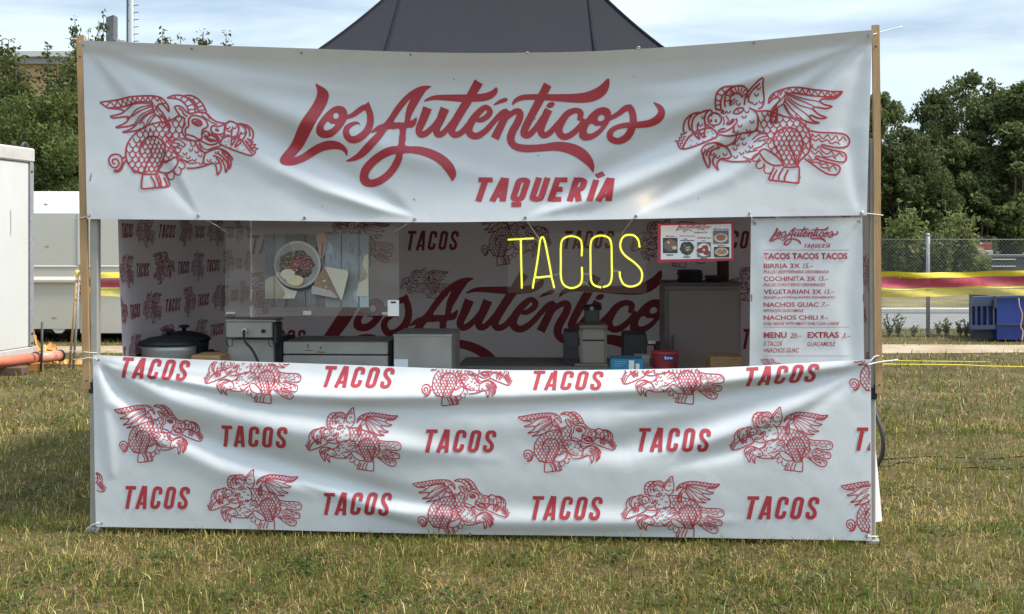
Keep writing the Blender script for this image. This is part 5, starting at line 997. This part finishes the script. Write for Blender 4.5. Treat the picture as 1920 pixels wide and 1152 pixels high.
def leaves(C, sz, name, mm, parent, up=.35, seed=0, long=1.7):
    """C: (n,3) leaf places -> one mesh of bent leaf blades"""
    r = np.random.default_rng(seed); n = len(C); nrm = r.normal(size=(n, 3)); nrm[:, 2] = np.abs(nrm[:, 2]) + up; nrm /= np.linalg.norm(nrm, axis=1)[:, None]
    a = np.cross(nrm, r.normal(size=(n, 3))); a /= np.linalg.norm(a, axis=1)[:, None]; b = np.cross(nrm, a); s = sz * r.uniform(.6, 1.4, n)[:, None]
    V = np.empty((n, 4, 3)); V[:, 0] = C - a * s * long / 2; V[:, 1] = C + b * s / 2 - nrm * s * .12; V[:, 2] = C + a * s * long / 2; V[:, 3] = C - b * s / 2 - nrm * s * .12
    me = bpy.data.meshes.new(name); me.vertices.add(n * 4); me.vertices.foreach_set('co', V.ravel()); me.loops.add(n * 4); me.loops.foreach_set('vertex_index', np.arange(n * 4, dtype=np.int32)); me.polygons.add(n); me.polygons.foreach_set('loop_start', np.arange(0, n * 4, 4, dtype=np.int32))
    me.polygons.foreach_set('loop_total', np.full(n, 4, np.int32)) if False else None
    at_ = me.attributes.new('tint', 'FLOAT', 'POINT'); at_.data.foreach_set('value', np.repeat(np.clip(r.beta(2, 2, n), 0, 1), 4).astype(np.float32)); me.materials.append(mm); me.update(calc_edges=True); me.validate()
    o = bpy.data.objects.new(name, me); link(o, parent); return o
def tree(kind, loc, H, Rr, nleaf, seed, label, mm, sz, group):
    r = np.random.default_rng(seed); t = empty({'broad': 'broadleaf_tree', 'shoot': 'young_poplar', 'bush': 'bush'}[kind], tuple(loc), label, {'broad': 'tree', 'shoot': 'tree', 'bush': 'bush'}[kind], group)
    tr = MB(); L0 = np.array(loc)
    cl = []
    if kind == 'shoot':
        for i in range(10):
            an = r.uniform(0, 6.28); q = Rr * r.uniform(.1, 1) ; hh = H * r.uniform(.62, 1.0); tip = np.array([math.cos(an) * q, math.sin(an) * q, hh if i else H]); P = [(0, 0, 0), tuple(tip * [.35, .35, .18]), tuple(tip * [.8, .8, .6]), tuple(tip)]
            Q = cr_smooth(np.array(P), False, 9); tr.tube([L0 + p for p in Q], list(np.linspace(.07, .008, len(Q))), 6)
            for k in range(44):
                f = r.uniform(.02, 1) ** .7; p = Q[int(f * (len(Q) - 1))]; cl.append((p + r.normal(size=3) * [.24, .24, .10] * (1.1 - f), .26 * (1.25 - f) + .15))
            cl += [(Q[-1 - k], .14) for k in range(7)]
    else:
        th = H * (.34 if kind == 'broad' else .12)
        if True:
            tr.tube([L0, L0 + [r.normal(0, .1), 0, th * .6], L0 + [r.normal(0, .2), 0, th], L0 + [r.normal(0, .3), r.normal(0, .3), H * .72]], [H * .028, H * .022, H * .018, H * .006], 9)
        nb = 9 if kind == 'broad' else 7
        for i in range(nb):
            an = r.uniform(0, 6.28); z0 = th * r.uniform(.7, 1.3); el = r.uniform(.2, 1.2); ln = Rr * r.uniform(.75, 1.1); tip = np.array([math.cos(an) * ln * math.cos(el), math.sin(an) * ln * math.cos(el), z0 + (H - z0) * r.uniform(.25, .95) * math.sin(el) ** .5])
            tr.tube([L0 + [0, 0, z0], L0 + [tip[0] * .5, tip[1] * .5, z0 + (tip[2] - z0) * .35], L0 + tip], [H * .012, H * .007, H * .002], 6)
        nc = 60 if kind == 'broad' else 26
        for i in range(nc):
            z = r.uniform(.0, 1.0) ** .8; zz = (th * .55 if kind == 'broad' else .06 * H) + (H - (th * .55 if kind == 'broad' else .06 * H)) * z; prof_ = math.sin(math.pi * min(1, .16 + .84 * z) ** 1.05) ** .55; an = r.uniform(0, 6.28); q = Rr * prof_ * r.uniform(.25, 1.0) ** .5
            cl.append((np.array([math.cos(an) * q, math.sin(an) * q, zz]), Rr * r.uniform(.10, .30)))
    if kind == 'broad':
        for i in range(70):
            z = r.uniform(.25, 1.0); zz = th * .55 + (H - th * .55) * z * 1.02; pf = math.sin(math.pi * min(1, .16 + .84 * z) ** 1.05) ** .55 if z < .97 else .12; an = r.uniform(0, 6.28); q = Rr * pf * r.uniform(.92, 1.2); cl.append((np.array([math.cos(an) * q, math.sin(an) * q, zz]), Rr * r.uniform(.05, .11)))
    tr.build('trunk', BARK, t)
    wts = np.array([c[1] ** 2 for c in cl]); cnt = r.multinomial(nleaf, wts / wts.sum()); C = []
    for (c, q), k in zip(cl, cnt):
        d = r.normal(size=(k, 3)); d /= np.linalg.norm(d, axis=1)[:, None] + 1e-9; C.append(c + d * q * (r.uniform(0, 1, k) ** .42)[:, None] * [1.15, 1.15, .8])
    C = np.concatenate(C); C[:, 2] = np.abs(C[:, 2]); leaves(C, sz, 'crown', mm, t, seed=seed); return t
protos = {}; used = set()
def plant_tree(key, px, top, Y, label, group, scale_w=1.0, rot=None, make=None):
    h = EYE + (HZ - top) / F * Y; loc = ((px - 960) / F * Y, Y, 0)
    if key not in protos: protos[key] = (make(), make.H)
    else: pass
    p, H0_ = protos[key]
    o = copy_tree(p) if key in used else p
    used.add(key)
    o.location = loc; s = h / H0_; o.scale = (s * scale_w, s * scale_w, s); o.rotation_euler = (0, 0, random.uniform(0, 6.28) if rot is None else rot); o['label'] = label; o['group'] = group
    return o
class Mk:
    def __init__(s, kind, H, Rr, n, seed, mm, sz, g): s.a = (kind, H, Rr, n, seed, mm, sz, g); s.H = H
    def __call__(s): k, H, Rr, n, seed, mm, sz, g = s.a; return tree(k, (0, 0, 0), H, Rr, n, seed, 'tree', mm, sz, g)
MK = {'b0': Mk('broad', 9, 3.1, 17000, 11, LEAF, .125, ''), 'b1': Mk('broad', 9, 2.7, 13000, 12, LEAF, .125, ''), 'b2': Mk('broad', 9, 3.4, 16000, 13, LEAF, .13, ''), 'u0': Mk('bush', 5, 2.2, 9000, 14, LEAFP, .13, ''), 'u1': Mk('bush', 5, 2.0, 9000, 15, LEAF, .13, ''),
      's0': Mk('shoot', 7, 1.0, 17000, 21, LEAFP, .062, ''), 's1': Mk('shoot', 7, 1.1, 17000, 22, LEAFP, .062, ''), 's2': Mk('shoot', 7, .8, 15000, 23, LEAFP, .062, '')}
GT = 'dark trees beyond the fence on the right'
for key, px, top, Y, sw, lab in [
    ('b0', 1650, 185, 42, .62, 'dense dark tree rising right behind the right batten'), ('b1', 1752, 186, 44, .6, 'slender dark tree with loose top, left of the tallest crown'), ('b2', 1822, 150, 45, .72, 'tallest dark tree of the right hand wood'), ('b0', 1888, 180, 46, .75, 'broad dark tree just right of the tallest crown'),
    ('b1', 1935, 168, 43, 1.0, 'dark tree cut by the right edge of the picture'), ('b2', 1700, 250, 41, .75, 'low dark tree filling the dip behind the fence post'), ('b0', 1790, 262, 43, .75, 'mid height dark tree in front of the tallest crown'), ('b1', 1860, 290, 43, .8, 'dark tree standing over the blue skip'), ('b2', 1985, 200, 47, .9, 'dark tree outside the right edge of the wood'), ('b2', 1600, 230, 46, .9, 'dark tree mostly hidden behind the stall banners'),
    ('u0', 1672, 318, 41, .8, 'paler rounded bush in front of the dark trees beside the batten'), ('u0', 1775, 362, 41.5, .8, 'paler bush behind the fence post, under the dark trees'), ('u1', 1905, 250, 42, .9, 'tall leafy bush at the right edge under the dark crowns'), ('u1', 1725, 330, 42, .9, 'dark bush filling the gap between two pale bushes'), ('u1', 1840, 380, 41, 1.0, 'low dark bush above the blue skip'), ('u0', 1930, 385, 41, .9, 'low pale bush at the right edge behind the fence'), ('u1', 1640, 400, 41, 1.0, 'low dark bush just behind the right batten')]:
    plant_tree(key, px, top, Y, lab, GT, sw, make=MK[key])
GP = 'leafy poplar shoots behind the left trailer'
for key, px, top, Y, sw, lab in [('s0', -18, 84, 27, 1.2, 'leafy poplar at the very left edge'), ('s1', 30, 76, 28, 1.1, 'leafy poplar with two bare tip shoots above the near container'), ('s2', 62, 92, 26, 1.3, 'low leafy poplar between container and tan building'), ('s0', 104, 64, 27, 1.15, 'tall leafy poplar left of the batten'), ('s1', 140, 100, 28, 1.15, 'leafy poplar directly behind the left batten'), ('s2', 172, 28, 30, .62, 'tallest poplar whose tip shows left of the dark flue'), ('s2', 335, 56, 30, 1.0, 'poplar tip peeking over the banner, left one of two'), ('s0', 392, 66, 31, .9, 'poplar tip peeking over the banner, right one of two'), ('s1', 235, 120, 29, 1.2, 'poplar hidden behind the upper banner')]:
    plant_tree(key, px, top, Y, lab, GP, sw, make=MK[key])
MK['u2'] = Mk('bush', 5, 2.6, 16000, 16, LEAFP, .075, '')
for px, top, Y, lab in [(10, 205, 24, 'dense green bush above the near container'), (92, 200, 24.5, 'dense green bush between container and batten'), (138, 195, 25, 'dense green bush right behind the left batten'), (50, 245, 22.5, 'low dark green bush just over the pale trailer'), (112, 255, 22.5, 'low bush over the trailer beside the batten')]:
    plant_tree('u2', px, top, Y, lab, 'green bushes behind the left trailer', .8, make=MK['u2'])

# ------------------------------------------------------------------ right: fence, skip, clutter and weeds
FY = 19.0; ff = empty('wire_fence', ((1740 - 960) / F * FY, FY, 0), 'galvanised chain link fence on thin steel posts right of the stall', 'fence')
xa, xb = (1560 - 960) / F * FY, (2010 - 960) / F * FY; FH = EYE + (HZ - 446) / F * FY
for px in (1470, 1740, 2012):
    x = (px - 960) / F * FY; m = MB(); m.tube([(x, FY, 0), (x, FY, FH + .04)], .033, 12); p = m.build('post', ZINC, ff); m = MB(); m.lathe([(.038, 0), (.038, .02), (.015, .05)], (x, FY, FH + .03), 12); m.build('post_cap', ZINC, p)
m = MB(); WM = mat('fence_wire', (.30, .32, .32), .5, .4); sp = .062; hh = FH - .05
x = xa - hh
V = []; Fc = []
def strand(a, b, w=.0016):
    i = len(V); V.extend([(a[0] - w, a[1], a[2]), (a[0] + w, a[1], a[2]), (b[0] + w, b[1], b[2]), (b[0] - w, b[1], b[2]), (a[0], a[1] + 2 * w, a[2]), (b[0], b[1] + 2 * w, b[2])]); Fc.extend([(i, i + 1, i + 2, i + 3), (i + 1, i + 4, i + 5, i + 2), (i + 4, i, i + 3, i + 5)])
while x < xb:
    for k in (0, 1):
        a = [x, FY - .045, .04]; b = [x + hh, FY - .045 + .004, .04 + hh]
        if k: a[2], b[2] = b[2], a[2]; a[1] += .004; b[1] -= .004
        for e_, f_ in ((a, b), (b, a)):
            if e_[0] < xa: t_ = (xa - e_[0]) / (f_[0] - e_[0]); e_[2] += (f_[2] - e_[2]) * t_; e_[0] = xa
            if e_[0] > xb: t_ = (xb - e_[0]) / (f_[0] - e_[0]); e_[2] += (f_[2] - e_[2]) * t_; e_[0] = xb
        strand(a, b)
    x += sp
m.add(V, Fc); m.build('wire_mesh', WM, ff)
for z in (.06, FH * .5, FH - .03): m = MB(); m.tube([(xa, FY - .05, z), (xb, FY - .05, z)], .003, 5); m.build('tension_wire', ZINC, ff)
SY = 18.1; sk = empty('blue_skip', tuple(gp(1875, 637)), 'dark blue metal skip with ribbed sloping end at the right edge', 'skip')
SB = mat('skip_blue', (.012, .035, .20), .4, noise=.2, nscale=4); SB2 = mat('skip_blue_grey', (.035, .05, .10), .5, noise=.25, nscale=5); SBD = mat('skip_dirty', (.035, .04, .05), .7, noise=.4, nscale=8)
def sk_(px, py, dy=0): return at(px, py, SY + dy)
def prism(pts, dep, name, mm, par, y0=0):
    m = MB(); a = [sk_(*p, y0) for p in pts]; b = [p + np.array([0, dep, 0]) for p in a]; k = len(a)
    m.add(a + b, [tuple(range(k))[::-1], tuple(range(k, 2 * k))] + [(i, (i + 1) % k, k + (i + 1) % k, k + i) for i in range(k)]); return m.build(name, mm, par)
bd = prism([(1869, 558), (1990, 556), (1990, 638), (1869, 637)], 1.1, 'body', SB, sk); prism([(1869, 607), (1990, 608), (1990, 611), (1869, 610)], .03, 'waist_rail', SB2, sk, -.032); prism([(1868, 556), (1990, 553), (1990, 558), (1868, 560)], 1.12, 'rim', SB2, sk, -.02)
prism([(1829, 557), (1864, 556), (1868, 574), (1823, 574)], .16, 'sloping_lid', SB2, sk, .02); prism([(1823, 575), (1868, 575), (1868, 617), (1823, 621)], .12, 'end_panel', SB, sk, .08)
for x0 in (1820, 1829, 1839, 1850, 1862): prism([(x0, 575), (x0 + 3, 575), (x0 + 3, 611), (x0, 611)], .07, 'rib', SB2, sk, .005)
prism([(1819, 610), (1869, 610), (1867, 618), (1820, 618)], .1, 'foot_bar', SB2, sk, -.01); prism([(1823, 619), (1869, 619), (1869, 637), (1827, 636)], .12, 'underside', SBD, sk, .1)
prism([(1864, 560), (1869, 560), (1869, 578), (1864, 578)], .05, 'hinge', SBD, sk, -.05)
m = MB(); Q = cr_smooth(np.array([sk_(1910, 560, -.1), sk_(1912, 575, -.1), sk_(1917, 590, -.1), sk_(1914, 612, -.1), sk_(1918, 622, -.1), sk_(1916, 640, -.14)]), False, 5); m.tube(Q, .009, 6); m.build('hanging_strap', cmat((.55, .36, .24)), sk)
# beyond the fence
BYY = 36.0; mb_ = empty('metal_barrier', tuple(at(1750, 455, BYY) * [1, 1, 0] + [0, 0, .3]), 'grey metal barrier with two rails beyond the fence', 'barrier')
for y in (457, 469): m = MB(); m.tube([at(1655, y + 3, BYY), at(1665, y, BYY), at(1842, y, BYY)], .03, 6); m.build('rail', ZINC, mb_)
for px in (1665, 1700, 1740, 1760, 1803, 1829): m = MB(); t_ = at(px, 458, BYY); m.box((t_[0] - .06, BYY + .04, .25), (t_[0] + .06, BYY + .1, t_[2]), bev=.01); m.build('upright', cmat((.34, .35, .34)), mb_)
cr2 = empty('metal_crate', tuple(at(1890, 512, 35) * [1, 1, 0] + [0, 0, .3]), 'long dark metal crate beyond the fence on the right', 'crate')
def pbox(px0, py0, px1, py1, Y, dep, name, mm, par=None, z0=None, **k):
    a = at(px0, py0, Y); b = at(px1, py1, Y); m = MB(); m.box((a[0], Y, b[2] if z0 is None else z0), (b[0], Y + dep, a[2]), bev=.01); return m.build(name, mm, par, **k)
pbox(1836, 483, 1990, 512, 35, 1.2, 'body', cmat((.05, .06, .06)), cr2, .3); pbox(1834, 478, 1990, 483, 34.95, 1.3, 'lid', cmat((.08, .09, .09)), cr2)
for y in (486, 499): pbox(1860, y, 1905, y + 1.6, 34.93, .03, 'pale_slat', cmat((.42, .42, .38)), cr2)
rp = empty('red_machine', tuple(at(1847, 476, 36.5)), 'faded red machine cover with pale base beyond the fence', 'machine')
pbox(1834, 456, 1860, 470, 36.5, .6, 'red_cover', cmat((.26, .03, .03)), rp); pbox(1833, 470, 1862, 478, 36.45, .7, 'pale_base', cmat((.42, .40, .38)), rp)
def weed(px, py, Y, h, n, seed, label, group, mm=LEAFY, spread=.28):
    r = np.random.default_rng(seed); loc = at(px, py, Y); loc[2] = .0 if Y < 25 else .3; t = empty('weed_plant', tuple(loc), label, 'weed', group); C = []; m = MB()
    for i in range(n):
        an = r.uniform(0, 6.28); q = spread * h * r.uniform(.2, 1); hh = h * r.uniform(.5, 1); tip = np.array([math.cos(an) * q, math.sin(an) * q, hh]); m.tube([loc, loc + tip * [.4, .4, .5], loc + tip], [.010, .008, .003], 5)
        f = r.uniform(.15, 1, 34); C.append(tip * np.c_[f ** 1.3, f ** 1.3, f] + r.normal(size=(34, 3)) * h * .05)
    m.build('stem', cmat((.14, .13, .05)), t); C = np.concatenate(C); C[:, 2] = np.abs(C[:, 2]); leaves(C, h * .035 + .015, 'foliage', mm, t, seed=seed); return t
for i, (px, Y, h, lab) in enumerate([(1672, 33, 2.3, 'tall pale weed beyond the fence nearest the right batten'), (1700, 32.5, 2.9, 'tallest pale weed beyond the fence, left of the fence post'), (1728, 33.5, 2.2, 'tall weed beyond the fence just left of its post'), (1768, 32, 2.0, 'broad pale weed right of the fence post'), (1795, 33, 2.8, 'tall pale weed in front of the metal barrier'), (1822, 33, 1.9, 'pale weed beside the dark crate'), (1650, 33, 1.9, 'pale weed half hidden by the right batten'), (1750, 34, 1.7, 'low weed beneath the barrier rails'), (1780, 34, 1.8, 'weed growing through the barrier rails'), (1845, 31.5, 1.2, 'small weed at the foot of the dark crate')]):
    weed(px, 515, Y, h * .85, 34, 40 + i, lab, 'weeds beyond the fence', LEAFY, .22)
for i, (px, Y, h, lab) in enumerate([(1668, 19.2, .42, 'dark low weed at the fence base near the batten'), (1684, 19.3, .34, 'bushy weed at the fence base, left of the post'), (1760, 19.2, .25, 'small weed at the fence base just right of the post'), (1775, 19.3, .42, 'reddish upright weed along the fence'), (1800, 19.2, .38, 'upright weed along the fence beside the skip'), (1812, 19.1, .3, 'low weed touching the skip end'), (1712, 19.2, .22, 'tiny weed at the fence base left of the post')]):
    weed(px, 625, Y, h, 5, 60 + i, lab, 'weeds along the fence base', LEAFP if i < 3 else LEAFY, .4)
# ------------------------------------------------------------------ grass: short dry meadow with green patches
def noise2(x, y, l, seed):
    r = np.random.default_rng(seed); z = 0
    for i in range(9): an = r.uniform(0, 6.28); k = 6.283 / (l * r.uniform(.5, 2)); z = z + np.sin((x * math.cos(an) + y * math.sin(an)) * k + r.uniform(0, 6.3))
    return z / 9 ** .5 / 1.4
GB = leafmat('grass_blade', (.05, .06, .015), (.2, .2, .06))
t = GB.node_tree; a = [n for n in t.nodes if n.type == 'ATTRIBUTE'][0]; a.attribute_name = 'blade_colour'; b = t.nodes['Principled BSDF']; b.inputs['Roughness'].default_value = .7
for n in list(t.nodes):
    if n.type in ('VALTORGB', 'HUE_SAT', 'OBJECT_INFO', 'MAP_RANGE'): t.nodes.remove(n)
t.links.new(a.outputs['Color'], b.inputs['Base Color']); t.links.new(a.outputs['Color'], [n for n in t.nodes if n.type == 'BSDF_TRANSLUCENT'][0].inputs['Color'])
def blades(n, y0, y1, hs, ws, seed, dens_pow=1.0, pos=None):
    r = np.random.default_rng(seed)
    if pos is None:
        Y = y0 + (y1 - y0) * r.uniform(0, 1, n) ** dens_pow; X = r.uniform(-1, 1, n) * (Y * .463 + .25)
    else: X, Y = pos
    s = (X - FL[0]) * E[0] + (Y - FL[1]) * E[1]; d = (X - FL[0]) * NV[0] + (Y - FL[1]) * NV[1]
    k = ~((s > .12) & (s < SR - .1) & (d > .10) & (d < 3.0)) & ~((Y > 16.3) & (Y < 17.4)); X, Y = X[k], Y[k]; n = len(X)
    gap = noise2(X, Y, .07, 11) + .6 * noise2(X, Y, .2, 12) + .45 * noise2(X, Y, .7, 13); k = gap > r.normal(-.75, .22, n); X, Y = X[k], Y[k]; n = len(X)
    g = noise2(X, Y, 1.1, 1) * .5 + noise2(X, Y, .32, 2) * .45 + noise2(X, Y, .11, 3) * .25; g = g + r.normal(0, .28, n)
    straw = r.uniform(0, 1, n) < np.clip(.31 - .55 * g, .08, .85)
    h = hs * r.uniform(.35, 1.15, n) * np.clip(1 + .25 * g, .5, 1.6); h[straw] *= r.uniform(.6, 1.5, straw.sum())
    w_ = ws * r.uniform(.6, 1.3, n); w_[straw] *= .65
    an = r.uniform(0, 6.283, n); lean = np.where(r.uniform(0, 1, n) < .7, r.uniform(1.2, 6., n), r.uniform(.15, .9, n)); dx, dy = np.cos(an), np.sin(an); fa = r.uniform(0, 3.14, n); sx, sy = np.cos(fa) * w_ / 2, np.sin(fa) * w_ / 2
    z = np.zeros(n); V = np.empty((n, 5, 3)); m1 = .55
    V[:, 0] = np.c_[X - sx, Y - sy, z - .003]; V[:, 1] = np.c_[X + sx, Y + sy, z - .003]
    hx = h / np.sqrt(1 + lean ** 2); V[:, 2] = np.c_[X + dx * hx * lean * .35 + sx * .85, Y + dy * hx * lean * .35 + sy * .85, z + hx * .66]; V[:, 3] = np.c_[X + dx * hx * lean * .35 - sx * .85, Y + dy * hx * lean * .35 - sy * .85, z + hx * .66]; V[:, 4] = np.c_[X + dx * hx * lean, Y + dy * hx * lean, z + hx]
    V[:, :, 2] += 0.0
    c = np.empty((n, 4)); c[:, 3] = 1; u = r.uniform(0, 1, (n, 1)) ** 1.4; gr = np.array([.035, .055, .014]) * (1 - u) + np.array([.15, .175, .05]) * u; st = np.array([.20, .145, .07]) * (1 - u) + np.array([.62, .48, .27]) * u; br = np.array([.13, .085, .045]); c[:, :3] = np.where(straw[:, None], st, gr); q = r.uniform(0, 1, n) < .24; c[q, :3] = br * r.uniform(.6, 1.5, (q.sum(), 1))
    return V, c
def straw_set(n, y0, y1, hs, ws, seed):
    V, c = blades(n, y0, y1, hs, ws, seed, 1.1); r = np.random.default_rng(seed + 50); m = len(V); u = r.uniform(0, 1, (m, 1)); c[:, :3] = np.array([.34, .25, .12]) * (1 - u) + np.array([.68, .54, .31]) * u; g_ = r.uniform(0, 1, m) < .3; c[g_, :3] = np.array([.10, .13, .035]) * r.uniform(.6, 1.4, (g_.sum(), 1)); return V, c
straws = straw_set(4200, 4.55, 8.5, .085, .0036, 31)
sets = [blades(100000, 4.55, 6.6, .046, .0040, 1), straws, blades(90000, 6.3, 10.0, .050, .0055, 2, 1.15), blades(80000, 9.5, 21, .075, .0105, 3, 1.2)]
r = np.random.default_rng(9); s = r.uniform(-.05, SR + .05, 5200); d = r.normal(-.05, .035, 5200); pos = FL[:2] + s[:, None] * E[:2] + d[:, None] * NV[:2]; sets.append(blades(0, 0, 0,   .045, .0042, 4, pos=(pos[:, 0], pos[:, 1])))
# the field beyond the edges of the picture
r = np.random.default_rng(66); Yw = 3.0 + 13 * r.uniform(0, 1, 70000) ** 1.2; Xw = r.choice([-1, 1], 70000) * (Yw * .463 + .2 + 3.2 * r.uniform(0, 1, 70000)); sets.append(blades(0, 0, 0, .06, .008, 67, pos=(Xw, Yw)))
Yw = 2.6 + 2.1 * r.uniform(0, 1, 40000); Xw = r.uniform(-3.6, 3.6, 40000); sets.append(blades(0, 0, 0, .05, .006, 68, pos=(Xw, Yw)))
# tufts
r = np.random.default_rng(77); px_ = r.uniform(0, 1920, 900); Yt = 4.6 + 6 * r.uniform(0, 1, 900) ** 1.3; cx_ = (px_ - 960) / F * Yt * 1.04
k_ = 34; tx = np.repeat(cx_, k_) + r.normal(0, .022, 900 * k_); ty = np.repeat(Yt, k_) + r.normal(0, .022, 900 * k_); tv, tcol = blades(0, 0, 0, .085, .0042, 78, pos=(tx, ty)); sets.append((tv, tcol))
V = np.concatenate([x[0] for x in sets]); Cc = np.concatenate([x[1] for x in sets]); Cc[:, :3] = np.clip(Cc[:, :3] * [1.62, 1.58, 1.18], 0, .8); n = len(V)
me = bpy.data.meshes.new('grass'); me.vertices.add(n * 5); me.vertices.foreach_set('co', V.ravel()); idx = np.arange(n)[:, None] * 5 + np.array([0, 1, 2, 3, 3, 2, 4]); me.loops.add(n * 7); me.loops.foreach_set('vertex_index', idx.ravel().astype(np.int32))
me.polygons.add(n * 2); me.polygons.foreach_set('loop_start', (np.arange(n)[:, None] * 7 + np.array([0, 4])).ravel().astype(np.int32))
at_ = me.attributes.new('blade_colour', 'FLOAT_COLOR', 'POINT'); at_.data.foreach_set('color', np.repeat(Cc, 5, axis=0).astype(np.float32).ravel()); me.materials.append(GB); me.update(calc_edges=True)
go = bpy.data.objects.new('grass', me); link(go); tag(go, 'short dry meadow grass with straw coloured and green blades', 'grass', kind='stuff')
# broad leaved weeds in the turf
def clover(seed, pts):
    r = np.random.default_rng(seed); C = []
    for x, y, q in pts:
        c = gp(x, y); k = int(150 * q / .3); C.append(np.c_[c[0] + r.normal(0, q * .5, k), c[1] + r.normal(0, q * .6, k), r.uniform(.01, .045, k)])
    return np.concatenate(C)
HERB = leafmat('herb_leaf', (.045, .07, .018), (.11, .14, .04))
o = leaves(clover(3, [(760, 1120, .22), (690, 1130, .15), (870, 1130, .2), (560, 1075, .18), (590, 1060, .14), (310, 1050, .16), (110, 1080, .2), (230, 1100, .16), (1500, 1090, .25), (1620, 1130, .25), (1800, 1110, .25), (1250, 1130, .2), (1150, 1050, .12), (1330, 1060, .14), (1740, 1000, .2), (1680, 920, .2), (60, 930, .2), (40, 1130, .2), (450, 1130, .2), (980, 1060, .15), (1860, 870, .3), (1760, 780, .35), (100, 790, .3), (60, 720, .4), (1870, 1000, .2), (950, 1140, .2), (1400, 1140, .2)]), .019, 'ground_cover', HERB, None, up=1.6, seed=5, long=1.5); tag(o, 'patches of low green broad leaved weeds in the turf', 'ground cover', kind='stuff')

r = np.random.default_rng(88); n = 26000; X = r.uniform(-75, 95, n); top = 5.2 + 1.6 * np.sin(X * .21) + 1.1 * np.sin(X * .53 + 2) + .7 * np.sin(X * 1.3); C = np.c_[X, 76 + r.normal(0, 1.6, n), top * r.uniform(0, 1, n) ** .75]
o = leaves(C, .34, 'far_wood', LEAF, None, seed=89); tag(o, 'low dark line of far off woodland along the horizon', 'woodland', kind='stuff')
